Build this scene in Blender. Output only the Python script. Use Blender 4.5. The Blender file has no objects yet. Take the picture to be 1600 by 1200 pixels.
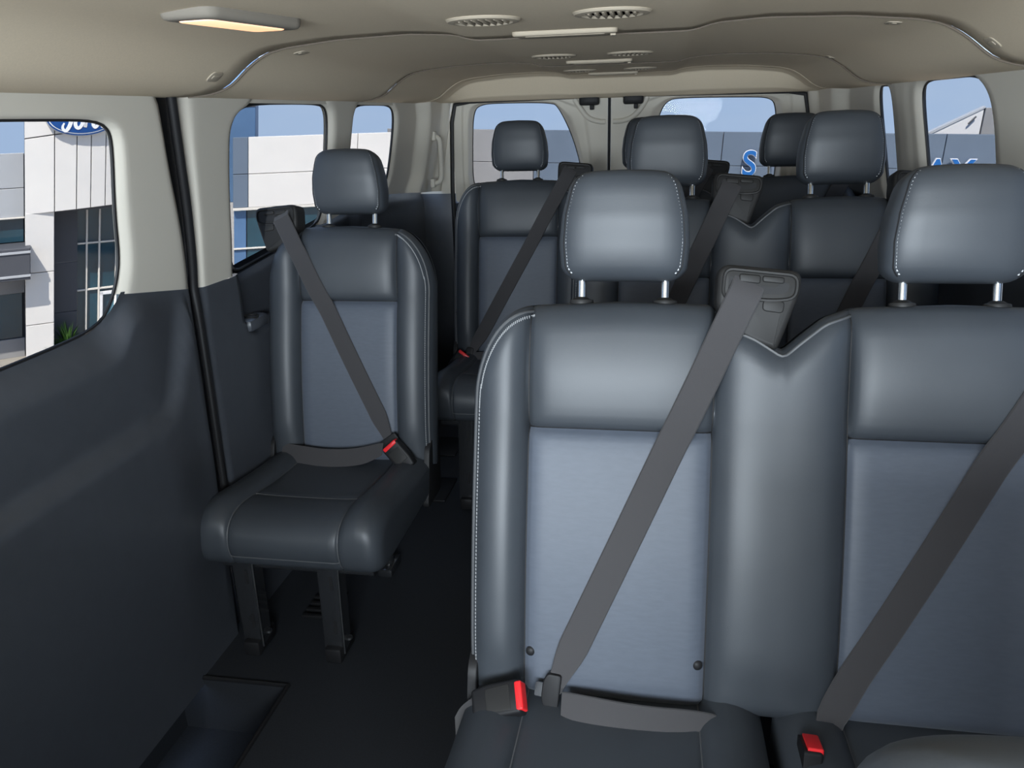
import bpy, bmesh, math, random
from mathutils import Vector, Matrix
random.seed(7)
C = bpy.context.scene.collection
S = bpy.context.scene
rad = math.radians

# ------------------------------------------------------------------ camera
CAMZ = 1.33
FPX, PITCH, YAW, ROLL = 1240.0, 18.8, 10.3, -1.7
cd = bpy.data.cameras.new('camera'); cam = bpy.data.objects.new('camera', cd); C.objects.link(cam)
cd.sensor_width = 36.0; cd.lens = FPX / 1600 * 36.0; cd.clip_start = 0.02; cd.clip_end = 500
p_, y_, r_ = rad(PITCH), rad(YAW), rad(ROLL)
Fw = Vector((-math.sin(y_) * math.cos(p_), math.cos(y_) * math.cos(p_), -math.sin(p_)))
R0 = Vector((math.cos(y_), math.sin(y_), 0)); U0 = R0.cross(Fw)
Rv = R0 * math.cos(r_) + U0 * math.sin(r_); Uv = Rv.cross(Fw)
m = Matrix((Rv, Uv, -Fw)).transposed().to_4x4(); m.translation = Vector((0, 0, CAMZ))
cam.matrix_world = m
S.camera = cam

# ------------------------------------------------------------------ world, sun, exposure
S.view_settings.view_transform = 'Standard'
S.view_settings.look = 'None'
S.view_settings.gamma = 1.0
S.view_settings.use_curve_mapping = False
S.view_settings.exposure = 0.9
SKY_STRENGTH = 1.35
w = bpy.data.worlds.new('sky'); S.world = w; w.use_nodes = True
nt = w.node_tree; nt.nodes.clear()
tc = nt.nodes.new('ShaderNodeTexCoord')
sep = nt.nodes.new('ShaderNodeSeparateXYZ'); nt.links.new(tc.outputs['Generated'], sep.inputs[0])
ramp = nt.nodes.new('ShaderNodeValToRGB')
ramp.color_ramp.elements[0].position = 0.0; ramp.color_ramp.elements[0].color = (0.46, 0.62, 0.88, 1)
ramp.color_ramp.elements[1].position = 0.6; ramp.color_ramp.elements[1].color = (0.34, 0.50, 0.82, 1)
nt.links.new(sep.outputs['Z'], ramp.inputs[0])
mp = nt.nodes.new('ShaderNodeMapping'); mp.inputs['Scale'].default_value = (1, 1, 3.2)
nt.links.new(tc.outputs['Generated'], mp.inputs[0])
nz = nt.nodes.new('ShaderNodeTexNoise'); nz.inputs['Scale'].default_value = 4.5; nz.inputs['Detail'].default_value = 6
nt.links.new(mp.outputs[0], nz.inputs['Vector'])
cr = nt.nodes.new('ShaderNodeValToRGB')
cr.color_ramp.elements[0].position = 0.42; cr.color_ramp.elements[0].color = (0, 0, 0, 1)
cr.color_ramp.elements[1].position = 0.95; cr.color_ramp.elements[1].color = (0.6, 0.6, 0.6, 1)
nt.links.new(nz.outputs['Fac'], cr.inputs[0])
mix = nt.nodes.new('ShaderNodeMixRGB'); mix.inputs[2].default_value = (0.66, 0.77, 0.92, 1)
nt.links.new(cr.outputs[0], mix.inputs[0]); nt.links.new(ramp.outputs[0], mix.inputs[1])
bg = nt.nodes.new('ShaderNodeBackground'); bg.inputs['Strength'].default_value = SKY_STRENGTH
nt.links.new(mix.outputs[0], bg.inputs['Color'])
wo = nt.nodes.new('ShaderNodeOutputWorld'); nt.links.new(bg.outputs[0], wo.inputs['Surface'])

sd = bpy.data.lights.new('sun', 'SUN'); sun = bpy.data.objects.new('sun', sd); C.objects.link(sun)
sd.energy = 7.5; sd.angle = rad(0.6); sd.color = (1.0, 0.93, 0.82)
sun_dir = Vector((0.14, -0.75, 1.10)).normalized()          # towards the sun
sun.rotation_euler = sun_dir.to_track_quat('Z', 'Y').to_euler(); sun.location = (2, -9, 14)

def area(name, loc, aim, sx, sy, power, col):
    l = bpy.data.lights.new(name, 'AREA'); l.shape = 'RECTANGLE'; l.size = sx; l.size_y = sy; l.energy = power; l.color = col
    o = bpy.data.objects.new(name, l); C.objects.link(o); o.location = loc
    o.rotation_euler = (Vector(loc) - Vector(aim)).to_track_quat('Z', 'Y').to_euler()
    return o
# area lamp added at the windscreen opening to brighten the cabin as extra daylight
area('windscreen_fill', (-0.15, -1.15, 1.22), (-0.15, 0.6, 0.85), 1.6, 0.5, 66, (0.84, 0.93, 1.0))

# ------------------------------------------------------------------ materials
MATS = {}
def mat(name, col, rough=0.5, metal=0.0, spec=0.5, noise=0.0, nscale=20.0, bump=0.0, bscale=200.0, btype='noise', emit=None, coat=0.0, sheen=0.0, stretch=(1, 1, 1)):
    m = bpy.data.materials.new(name); m.use_nodes = True; t = m.node_tree
    b = t.nodes['Principled BSDF']
    b.inputs['Base Color'].default_value = (*col, 1); b.inputs['Roughness'].default_value = rough
    b.inputs['Metallic'].default_value = metal; b.inputs['Specular IOR Level'].default_value = spec
    b.inputs['Coat Weight'].default_value = coat; b.inputs['Sheen Weight'].default_value = sheen
    if sheen: b.inputs['Sheen Roughness'].default_value = 0.5
    tcn = t.nodes.new('ShaderNodeTexCoord'); mpn = t.nodes.new('ShaderNodeMapping'); mpn.inputs['Scale'].default_value = stretch
    t.links.new(tcn.outputs['Object'], mpn.inputs[0])
    if noise:
        n = t.nodes.new('ShaderNodeTexNoise'); n.inputs['Scale'].default_value = nscale; n.inputs['Detail'].default_value = 4
        t.links.new(mpn.outputs[0], n.inputs['Vector'])
        r = t.nodes.new('ShaderNodeValToRGB')
        r.color_ramp.elements[0].position = 0.3; r.color_ramp.elements[1].position = 0.7
        r.color_ramp.elements[0].color = (*[c * (1 - noise) for c in col], 1)
        r.color_ramp.elements[1].color = (*[min(1, c * (1 + noise)) for c in col], 1)
        t.links.new(n.outputs['Fac'], r.inputs[0]); t.links.new(r.outputs[0], b.inputs['Base Color'])
    if bump:
        if btype == 'voronoi':
            n2 = t.nodes.new('ShaderNodeTexVoronoi'); out = n2.outputs['Distance']
        elif btype == 'wave':
            n2 = t.nodes.new('ShaderNodeTexWave'); out = n2.outputs['Fac']; n2.bands_direction = 'DIAGONAL'
        else:
            n2 = t.nodes.new('ShaderNodeTexNoise'); out = n2.outputs['Fac']
        n2.inputs['Scale'].default_value = bscale
        t.links.new(mpn.outputs[0], n2.inputs['Vector'])
        bp = t.nodes.new('ShaderNodeBump'); bp.inputs['Strength'].default_value = bump; bp.inputs['Distance'].default_value = 0.0003
        t.links.new(out, bp.inputs['Height']); t.links.new(bp.outputs[0], b.inputs['Normal'])
    if emit:
        b.inputs['Emission Color'].default_value = (*emit[0], 1); b.inputs['Emission Strength'].default_value = emit[1]
    MATS[name] = m; return m

def glass(name, tint, gl=0.06):
    m = bpy.data.materials.new(name); m.use_nodes = True; t = m.node_tree; t.nodes.clear()
    tr = t.nodes.new('ShaderNodeBsdfTransparent'); tr.inputs[0].default_value = (*tint, 1)
    g = t.nodes.new('ShaderNodeBsdfGlossy'); g.inputs['Roughness'].default_value = 0.02
    mx = t.nodes.new('ShaderNodeMixShader'); mx.inputs[0].default_value = gl
    o = t.nodes.new('ShaderNodeOutputMaterial')
    t.links.new(tr.outputs[0], mx.inputs[1]); t.links.new(g.outputs[0], mx.inputs[2]); t.links.new(mx.outputs[0], o.inputs[0])
    MATS[name] = m; return m

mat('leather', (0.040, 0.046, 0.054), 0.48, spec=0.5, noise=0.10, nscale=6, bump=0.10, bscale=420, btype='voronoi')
mat('panel_leather', (0.070, 0.083, 0.108), 0.55, spec=0.5, noise=0.055, nscale=24, bump=0.12, bscale=70, btype='voronoi', sheen=0.15, stretch=(2, 2, 8))
mat('belt_web', (0.043, 0.041, 0.043), 0.75, spec=0.3, bump=0.35, bscale=330, btype='wave', sheen=0.2)
mat('stitch_light', (0.50, 0.51, 0.52), 0.7)
mat('stitch', (0.24, 0.245, 0.25), 0.7)
mat('piping', (0.085, 0.088, 0.092), 0.5)
mat('black_plastic', (0.012, 0.012, 0.013), 0.5, spec=0.22)
mat('grey_plastic', (0.020, 0.0195, 0.019), 0.5, spec=0.22)
mat('slot_black', (0.006, 0.006, 0.007), 0.7)
mat('red_button', (0.75, 0.02, 0.025), 0.35, emit=None)
mat('chrome', (0.78, 0.80, 0.80), 0.16, metal=1.0)
mat('black_metal', (0.04, 0.042, 0.046), 0.20, metal=0.5, coat=0.5)
mat('bare_metal', (0.55, 0.56, 0.57), 0.3, metal=1.0)
mat('headliner', (0.70, 0.60, 0.455), 0.95, spec=0.15, noise=0.03, nscale=300, bump=0.15, bscale=900)
mat('trim_light', (0.61, 0.575, 0.50), 0.62, spec=0.35, bump=0.06, bscale=900)
mat('trim_dark', (0.056, 0.062, 0.073), 0.38, spec=0.5, bump=0.05, bscale=400, noise=0.05, nscale=30)
mat('rubber', (0.010, 0.010, 0.011), 0.5)
mat('floor_vinyl', (0.011, 0.013, 0.017), 0.7, noise=0.25, nscale=240, bump=0.15, bscale=700)
mat('vent_plastic', (0.42, 0.365, 0.285), 0.7, spec=0.15)
mat('dome_bezel', (0.22, 0.20, 0.17), 0.7, spec=0.15)
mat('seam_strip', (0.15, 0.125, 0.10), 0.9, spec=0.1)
mat('lamp_lens', (0.8, 0.72, 0.62), 0.4, emit=((1.0, 0.48, 0.24), 0.75))
glass('privacy_glass', (0.55, 0.555, 0.56), 0.003)
glass('door_glass', (0.55, 0.555, 0.56), 0.003)
# outside
mat('asphalt', (0.36, 0.335, 0.30), 0.95, noise=0.12, nscale=3)
mat('panel_white', (0.74, 0.72, 0.70), 0.5, noise=0.02, nscale=2)
mat('panel_silver', (0.50, 0.52, 0.55), 0.42, metal=0.15, noise=0.04, nscale=1.5)
mat('panel_slate', (0.125, 0.165, 0.225), 0.5, noise=0.05, nscale=1.2)
mat('panel_pale', (0.30, 0.30, 0.31), 0.5, noise=0.05, nscale=1.2)
mat('blue_cladding', (0.085, 0.17, 0.32), 0.45, noise=0.1, nscale=1.5)
mat('soffit_dark', (0.075, 0.08, 0.095), 0.6)
mat('curtain_glass', (0.012, 0.055, 0.085), 0.06, spec=0.8, noise=0.35, nscale=0.9)
mat('mullion', (0.72, 0.69, 0.64), 0.5)
mat('sign_blue', (0.006, 0.075, 0.30), 0.35)
mat('letter_blue', (0.012, 0.13, 0.42), 0.4)
mat('sign_white', (0.86, 0.87, 0.90), 0.4)
mat('roof_white', (0.72, 0.72, 0.74), 0.6)
mat('foliage', (0.07, 0.16, 0.03), 0.6, noise=0.4, nscale=8)

# ------------------------------------------------------------------ mesh helpers
ORG = {}
class MB:
    def __init__(s): s.v = []; s.f = []
    def add(s, vs, fs):
        b = len(s.v); s.v += [Vector(v) for v in vs]; s.f += [[i + b for i in f] for f in fs]; return s
    def grid(s, fn, nu, nv, flip=False, closeu=False):
        vs = [fn(i / (nu if closeu else nu), j / nv) for j in range(nv + 1) for i in range(nu + (0 if closeu else 1))]
        W = nu if closeu else nu + 1
        fs = []
        for j in range(nv):
            for i in range(nu):
                a = j * W + i; b_ = j * W + (i + 1) % W; c = (j + 1) * W + (i + 1) % W; d = (j + 1) * W + i
                fs.append([a, b_, c, d] if not flip else [d, c, b_, a])
        return s.add(vs, fs)
    def tube(s, pts, r, n=8, closed=False, caps=True):
        pts = [Vector(p) for p in pts]; N = len(pts); rings = []
        up = None
        for i, p in enumerate(pts):
            if closed: t = pts[(i + 1) % N] - pts[i - 1]
            else: t = pts[min(i + 1, N - 1)] - pts[max(i - 1, 0)]
            t.normalize()
            if up is None:
                up = Vector((0, 0, 1)) if abs(t.z) < 0.9 else Vector((1, 0, 0))
            side = t.cross(up)
            if side.length < 1e-5: side = t.orthogonal()
            side.normalize(); up = side.cross(t).normalized()
            rr = r[i] if isinstance(r, (list, tuple)) else r
            rings.append([p + (side * math.cos(2 * math.pi * k / n) + up * math.sin(2 * math.pi * k / n)) * rr for k in range(n)])
        vs = [v for q in rings for v in q]; fs = []
        for i in range(N if closed else N - 1):
            a = i * n; b = ((i + 1) % N) * n
            for k in range(n):
                fs.append([a + k, b + k, b + (k + 1) % n, a + (k + 1) % n])
        if caps and not closed:
            fs.append(list(range(n))); fs.append([(N - 1) * n + k for k in range(n - 1, -1, -1)])
        return s.add(vs, fs)
    def prism(s, poly, M, d0, d1, bev=0.0, seg=3):
        """closed prism over 2-D poly, M(u,w,d)->xyz, rounded front edge"""
        n = len(poly); rings = []
        rings.append([M(*q, d0) for q in poly])
        if bev:
            for k in range(seg + 1):
                a = math.pi / 2 * k / seg
                rings.append([M(*q, d1 - bev + bev * math.sin(a)) for q in inset(poly, bev * (1 - math.cos(a)))])
        else:
            rings.append([M(*q, d1) for q in poly])
        vs = [v for q in rings for v in q]; fs = []
        for i in range(len(rings) - 1):
            for k in range(n):
                fs.append([i * n + k, i * n + (k + 1) % n, (i + 1) * n + (k + 1) % n, (i + 1) * n + k])
        fs.append([k for k in range(n - 1, -1, -1)]); fs.append([(len(rings) - 1) * n + k for k in range(n)])
        return s.add(vs, fs)
    def box(s, c, d, bev=0.0, rot=None):
        bm = bmesh.new(); bmesh.ops.create_cube(bm, size=1.0)
        for v in bm.verts: v.co = Vector((v.co.x * d[0], v.co.y * d[1], v.co.z * d[2]))
        if bev: bmesh.ops.bevel(bm, geom=list(bm.edges), offset=bev, segments=2, profile=0.5, affect='EDGES')
        if rot is not None: bmesh.ops.transform(bm, matrix=rot.to_4x4(), verts=bm.verts)
        bm.verts.index_update()
        vs = [v.co + Vector(c) for v in bm.verts]; fs = [[v.index for v in f.verts] for f in bm.faces]; bm.free()
        return s.add(vs, fs)
    def lathe(s, c, prof, n=20, axis=Vector((0, 0, 1))):
        q = Vector((0, 0, 1)).rotation_difference(axis)
        vs = []; fs = []
        for (r, z) in prof:
            for k in range(n):
                a = 2 * math.pi * k / n
                vs.append(Vector(c) + q @ Vector((r * math.cos(a), r * math.sin(a), z)))
        for i in range(len(prof) - 1):
            for k in range(n):
                fs.append([i * n + k, i * n + (k + 1) % n, (i + 1) * n + (k + 1) % n, (i + 1) * n + k])
        fs.append([k for k in range(n - 1, -1, -1)]); fs.append([(len(prof) - 1) * n + k for k in range(n)])
        return s.add(vs, fs)
    def build(s, name, material, parent=None, smooth=True, angle=38, recalc=True):
        if parent is None:
            lo = [min(v[k] for v in s.v) for k in range(3)]; hi = [max(v[k] for v in s.v) for k in range(3)]
            org = Vector(((lo[0] + hi[0]) / 2, (lo[1] + hi[1]) / 2, lo[2]))
        else: org = ORG[parent]
        me = bpy.data.meshes.new(name); me.from_pydata([tuple(v - org) for v in s.v], [], s.f)
        if recalc:
            bm = bmesh.new(); bm.from_mesh(me); bmesh.ops.recalc_face_normals(bm, faces=bm.faces); bm.to_mesh(me); bm.free()
        me.materials.append(MATS[material])
        if smooth:
            me.polygons.foreach_set('use_smooth', [True] * len(me.polygons)); me.set_sharp_from_angle(angle=rad(angle))
        o = bpy.data.objects.new(name, me); C.objects.link(o)
        if parent is None: o.location = org
        else: o.parent = parent
        ORG[o] = org
        return o

def inset(poly, d):
    n = len(poly); out = []
    ar = sum(poly[i][0] * poly[(i + 1) % n][1] - poly[(i + 1) % n][0] * poly[i][1] for i in range(n))
    sg = 1 if ar > 0 else -1
    for i in range(n):
        a = Vector(poly[i - 1]); b = Vector(poly[i]); c = Vector(poly[(i + 1) % n])
        e1 = (b - a); e2 = (c - b)
        if e1.length < 1e-9 or e2.length < 1e-9: out.append(tuple(b)); continue
        e1.normalize(); e2.normalize()
        n1 = Vector((-e1.y, e1.x)) * sg; n2 = Vector((-e2.y, e2.x)) * sg
        k = n1 + n2; L = k.length
        k = k / L if L > 1e-6 else n1
        f = d / max(0.5, k.dot(n1)); out.append((b.x + k.x * f, b.y + k.y * f))
    return out

def rounded(pts, r, seg=5):
    """round the corners of a polygon; r one radius or a list"""
    n = len(pts); out = []
    for i in range(n):
        a = Vector(pts[i - 1]); b = Vector(pts[i]); c = Vector(pts[(i + 1) % n]); rr = r[i] if isinstance(r, (list, tuple)) else r
        d1 = min(rr, (a - b).length * 0.45); d2 = min(rr, (c - b).length * 0.45)
        p = b + (a - b).normalized() * d1; q = b + (c - b).normalized() * d2
        for k in range(seg + 1):
            t = k / seg; out.append(tuple(p * (1 - t) ** 2 + b * 2 * t * (1 - t) + q * t * t))
    return out

def smooth_path(pts, it=2, closed=False):
    pts = [Vector(p) for p in pts]
    for _ in range(it):
        q = []; n = len(pts)
        if not closed: q.append(pts[0])
        for i in range(n if closed else n - 1):
            a = pts[i]; b = pts[(i + 1) % n]; q += [a * 0.75 + b * 0.25, a * 0.25 + b * 0.75]
        if not closed: q.append(pts[-1])
        pts = q
    return pts

def resample(pts, n):
    pts = [Vector(p) for p in pts]; L = [0.0]
    for i in range(1, len(pts)): L.append(L[-1] + (pts[i] - pts[i - 1]).length)
    out = []; j = 0
    for k in range(n + 1):
        t = L[-1] * k / n
        while j < len(pts) - 2 and L[j + 1] < t: j += 1
        d = L[j + 1] - L[j]; f = 0 if d < 1e-9 else min(1, (t - L[j]) / d)
        out.append(pts[j].lerp(pts[j + 1], f))
    return out

def interp(x, tab):
    if x <= tab[0][0]: return tab[0][1]
    for i in range(1, len(tab)):
        if x <= tab[i][0]:
            f = (x - tab[i - 1][0]) / (tab[i][0] - tab[i - 1][0]); return tab[i - 1][1] * (1 - f) + tab[i][1] * f
    return tab[-1][1]
def sstep(x): x = max(0.0, min(1.0, x)); return x * x * (3 - 2 * x)

def empty(name, loc):
    o = bpy.data.objects.new(name, None); C.objects.link(o); o.location = loc; ORG[o] = Vector(loc); o.empty_display_size = 0.05
    return o
def tag(o, label=None, cat=None, group=None, kind=None):
    if label: o['label'] = label
    if cat: o['category'] = cat
    if group: o['group'] = group
    if kind: o['kind'] = kind
    return o
def struct(o, label=None, cat=None): return tag(o, label, cat, None, 'structure')

# ------------------------------------------------------------------ the van: section and outline tables
XC = -0.15
def half(z): return 0.94 if z < 0.95 else 0.94 - 0.08 * (z - 0.95) / 0.435
def WALL(side):
    return lambda y, z, d=0.0: Vector((XC + side * (half(z) - d), y, z))
YR = 3.80      # rear doors
CEIL = [(0, 1.472), (.215, 1.472), (.255, 1.484), (.35, 1.489), (.5, 1.485), (.62, 1.474), (.665, 1.464), (.705, 1.442), (.755, 1.402), (.80, 1.388), (.86, 1.383), (.90, 1.383)]
def zceil(x):
    a = abs(x - XC)
    return (interp(a - .012, CEIL) + interp(a, CEIL) + interp(a + .012, CEIL)) / 3

# ---- floor: vinyl plane with the sliding-door step cut into it
mb = MB()
for (x0, x1, y0, y1) in ((-0.86, 0.85, -1.1, YR + .05), (-1.16, -0.86, 1.50, YR + .05), (-1.16, -0.86, -1.1, 0.3)):
    mb.add([(x0, y0, 0), (x1, y0, 0), (x1, y1, 0), (x0, y1, 0)], [[0, 1, 2, 3]])
floor = struct(mb.build('floor', 'floor_vinyl', smooth=False, recalc=False), 'dark textured vinyl floor of the van', 'floor')
mb = MB(); zz = -0.16
mb.add([(-0.86, .3, 0), (-0.86, 1.5, 0), (-1.16, 1.5, 0), (-1.16, .3, 0), (-0.86, .3, zz), (-0.86, 1.5, zz), (-1.16, 1.5, zz), (-1.16, .3, zz)],
       [[0, 1, 5, 4], [1, 2, 6, 5], [2, 3, 7, 6], [3, 0, 4, 7], [4, 5, 6, 7]])
mb.build('step_well', 'floor_vinyl', floor, smooth=False)
mb = MB(); mb.tube([(-0.86, .3, .001), (-0.86, 1.5, .001), (-1.15, 1.5, .001)], .006, 8); mb.build('step_edge_trim', 'black_plastic', floor)
for (x, y) in ((-.83, 3.0), (-.77, 2.6)):
    mb = MB(); mb.box((x, y, .004), (.11, .19, .008), .003); mb.build('floor_hatch', 'black_plastic', floor)
for y in (1.78, 1.81, 1.84, 1.87, 1.90):
    mb = MB(); mb.box((-.90, y, .005), (.09, .014, .010), .003); mb.build('floor_vent_slat', 'black_plastic', floor)

# ---- ceiling: three headliner panels with rolled edges, and the rear header
def headliner(name, y0, y1, parent=None):
    mb = MB()
    def fn(u, v):
        x = XC - .90 + 1.80 * u
        yy = y0 + (y1 - y0) * v
        e = min(yy - y0, y1 - yy); z = zceil(x)
        z += .013 * (1 - sstep((y1 - yy) / .012))
        # shallow stiffening swage either side of the centre
        return Vector((x, yy, z))
    ny = 34
    vs = [0, .003, .006, .009, .012] ; L = y1 - y0
    tv = [q / L for q in vs] + [(.012 + (L - .024) * k / ny) / L for k in range(1, ny)] + [1 - q / L for q in reversed(vs)]
    mb.grid(lambda u, v: fn(u, tv[int(round(v * (len(tv) - 1)))]), 96, len(tv) - 1)
    return mb.build(name, 'headliner', parent, angle=60)
ceiling = headliner('ceiling', -.75, 1.697); struct(ceiling, 'beige fabric headliner over the front of the cabin', 'ceiling')
headliner('headliner_panel', 1.701, 2.748, ceiling); headliner('headliner_panel', 2.752, 3.46, ceiling)
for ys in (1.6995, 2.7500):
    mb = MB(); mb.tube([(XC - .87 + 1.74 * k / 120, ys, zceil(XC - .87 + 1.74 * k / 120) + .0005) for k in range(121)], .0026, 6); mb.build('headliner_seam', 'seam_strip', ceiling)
mb = MB()
def hdr(u, v):
    x = XC - .90 + 1.80 * u; z0 = zceil(x)
    a = abs(x - XC); zb = 1.384
    prof = [(0, 0, .010), (.05, .012, 0), (.25, .10, 0), (.45, .145, .10), (.8, .20, .80), (.93, .24, .97), (1, .30, 1.0)]
    y = 3.464 + interp(v, [(p[0], p[1]) for p in prof]); k = interp(v, [(p[0], p[2]) for p in prof])
    return Vector((x, y, z0 * (1 - k) + min(z0, zb) * k if v > 0.02 else z0 + .012))
mb.grid(hdr, 80, 40); mb.build('rear_header', 'headliner', ceiling, angle=70)
mb = MB(); mb.box((XC, 1.5, 1.56), (2.0, 4.9, .03)); mb.build('roof_skin', 'trim_light', ceiling, smooth=False)

# overhead bits
def vent(x, y):
    e = empty('ceiling_vent', (x, y, zceil(x)))
    z = zceil(x)
    mb = MB(); mb.lathe((x, y, z), [(.060, .004), (.060, -.001), (.057, -.004), (.047, -.005), (.044, -.002), (.044, .003)], 36); mb.build('bezel', 'vent_plastic', e)
    mb = MB(); mb.lathe((x, y, z), [(.044, -.001), (.001, -.001)], 24); mb.build('duct_mesh', 'grey_plastic', e)
    for k in range(-3, 4):
        l = math.sqrt(max(0, .043 ** 2 - (k * .0115) ** 2))
        mb = MB(); mb.box((x + k * .0115, y, z - .002), (.0055, 2 * l, .006), .001, Matrix.Rotation(rad(25), 3, 'Y')); mb.build('slat', 'vent_plastic', e)
    return e
for x, y, lb in ((-.273, 1.345, 'round beige air vent left of the nearest overhead lamp bar'), (-.070, 1.325, 'round beige air vent with open slats, nearest on the ceiling'),
             (-.271, 2.252, 'round ceiling vent left of the middle lamp bar'), (-.071, 2.252, 'round ceiling vent right of the middle lamp bar'),
             (-.276, 3.085, 'farthest left round ceiling vent before the rear header'), (-.060, 3.085, 'farthest right round ceiling vent before the rear header')):
    tag(vent(x, y), lb, 'air vent', 'round vents in the headliner')
def lampbar(y, lb, d=.10):
    e = empty('overhead_lamp_bar', (-.17, y, 1.472)); z = 1.472
    Mz = lambda u, v_, dd: Vector((-.17 + u, y + v_, z - dd))
    mb = MB(); mb.prism(rounded([(-.10, -.035), (.10, -.035), (.09, .035), (-.09, .035)], .02), Mz, -.002, .008, .005); mb.build('housing', 'vent_plastic', e)
    mb = MB(); mb.prism(rounded([(-.075, -.022), (.075, -.022), (.07, .02), (-.07, .02)], .01), Mz, .007, .009, .001); mb.build('lens', 'vent_plastic', e)
    mb = MB(); mb.box((-.17 + .088, y, z - .009), (.010, .018, .004), .001); mb.build('switch', 'vent_plastic', e)
    tag(e, lb, 'ceiling lamp', 'lamp bars along the ceiling centre')
lampbar(1.60, 'flat beige lamp bar across the nearest headliner seam')
lampbar(2.54, 'flat beige lamp bar between the middle pair of vents and the rear')
lampbar(3.36, 'farthest flat beige lamp bar, against the rear header')
# dome lamp on the left
e = empty('dome_lamp', (-.645, 1.25, 1.478))
dl = lambda u, v_, dd: Vector((-.645 + u * .94 + v_ * .22, 1.25 + v_ - u * .1, zceil(-.645) - dd))
mb = MB(); mb.prism(rounded([(-.050, -.11), (.050, -.11), (.050, .11), (-.050, .11)], .025), dl, -.004, .014, .009); mb.build('bezel', 'dome_bezel', e)
mb = MB(); mb.prism(rounded([(-.034, -.088), (.030, -.088), (.030, .088), (-.034, .088)], .016), dl, .010, .0155, .003); mb.build('lens', 'lamp_lens', e)
tag(e, 'lit dome lamp in a beige bezel at the upper left of the headliner', 'ceiling lamp')
# small headliner clips
for (x, y, lb) in ((-.885, 1.60, 'small oval headliner clip above the sliding door pillar'), (.577, 1.63, 'small oval headliner clip at the right edge of the ceiling'),
               (-.78, 1.80, 'thin slot clip behind the left end of the first ceiling seam'), (.447, 1.78, 'thin slot clip behind the right end of the first ceiling seam'),
               (.51, 2.70, 'tiny clip near the right end of the second ceiling seam')):
    z = zceil(x); sl = (zceil(x + .01) - zceil(x - .01)) / .02
    nrm = Vector((sl, 0, -1)).normalized(); tx = Vector((1, 0, sl)).normalized()
    cc = Vector((x, y, z))
    Mc = lambda u, v_, dd: cc + tx * u + Vector((0, 1, 0)) * v_ + nrm * dd
    mb = MB(); mb.prism(rounded([(-.014, -.022), (.014, -.022), (.014, .022), (-.014, .022)], .012), Mc, -.003, .0018, .0012)
    o = mb.build('headliner_clip', 'vent_plastic'); tag(o, lb, 'clip', 'clips on the headliner')
    mb = MB(); mb.prism(rounded([(-.005, -.012), (.005, -.012), (.005, .012), (-.005, .012)], .004), Mc, .001, .003, .001); mb.build('clip_pin', 'vent_plastic', o)

# ------------------------------------------------------------------ side walls
def strip(A, B, W, n=40, m_=10, prof=None, d0=0.0):
    """ruled surface between boundary paths A and B given as (y,z)"""
    A = resample(smooth_path(A, 2), n); B = resample(smooth_path(B, 2), n)
    mb = MB()
    def fn(u, v):
        i = int(round(v * n)); p = A[i].lerp(B[i], u)
        return W(p.x, p.y, d0 + (prof(u) if prof else 0))
    mb.grid(fn, m_, n); return mb
def roll(edge=.10, depth=.022, lo=True, hi=True):
    def f(s):
        d = 0
        if lo and s < edge: d -= depth * (1 - math.sqrt(max(0, 1 - (1 - s / edge) ** 2)))
        if hi and s > 1 - edge: d -= depth * (1 - math.sqrt(max(0, 1 - (1 - (1 - s) / edge) ** 2)))
        return d
    return f
def pane(name, loop, W, depth, material, parent=None, label=None, revmat='rubber'):
    depth = min(depth, .016)
    """glass pane, its rubber seal, and the reveal around the opening; loop is (y,z) closed"""
    loop = [tuple(q) for q in smooth_path(loop, 2, True)]
    out = inset(loop, -.012); n = len(loop)
    mb = MB(); mb.add([W(*q, -depth) for q in out] + [W(*q, -depth - .004) for q in out], [list(range(n)), list(range(2 * n - 1, n - 1, -1))] + [[k, (k + 1) % n, n + (k + 1) % n, n + k] for k in range(n)])
    o = mb.build(name, material, parent, smooth=False)
    if parent is None: struct(o, label, 'window')
    mb = MB(); mb.tube([W(*q, -depth + .002) for q in loop], .0035, 6, True); mb.build('window_seal', 'rubber', o)
    mb = MB(); inn = inset(loop, -.004)
    rows = [[W(*q, -.024) for q in inset(loop, -.012)], [W(*q, -.016) for q in inn], [W(*q, -depth * .8) for q in loop], [W(*q, -depth) for q in loop]]
    mb.add([v for r in rows for v in r], [[i * n + k, i * n + (k + 1) % n, (i + 1) * n + (k + 1) % n, (i + 1) * n + k] for i in range(3) for k in range(n)])
    mb.build('window_reveal', revmat, o, recalc=False)
    return o
WL, WR = WALL(-1), WALL(1)

SEAL_L = [(1.698, -.02), (1.705, .2), (1.711, .451), (1.72, .712), (1.724, .955), (1.68, 1.127), (1.629, 1.256), (1.594, 1.395)]
SEAL_R = [(1.746, -.02), (1.748, .2), (1.750, .451), (1.756, .699), (1.758, .947), (1.734, 1.12), (1.705, 1.252), (1.665, 1.395)]
def on(tab, z): return interp(z, [(q[1], q[0]) for q in tab])
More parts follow.
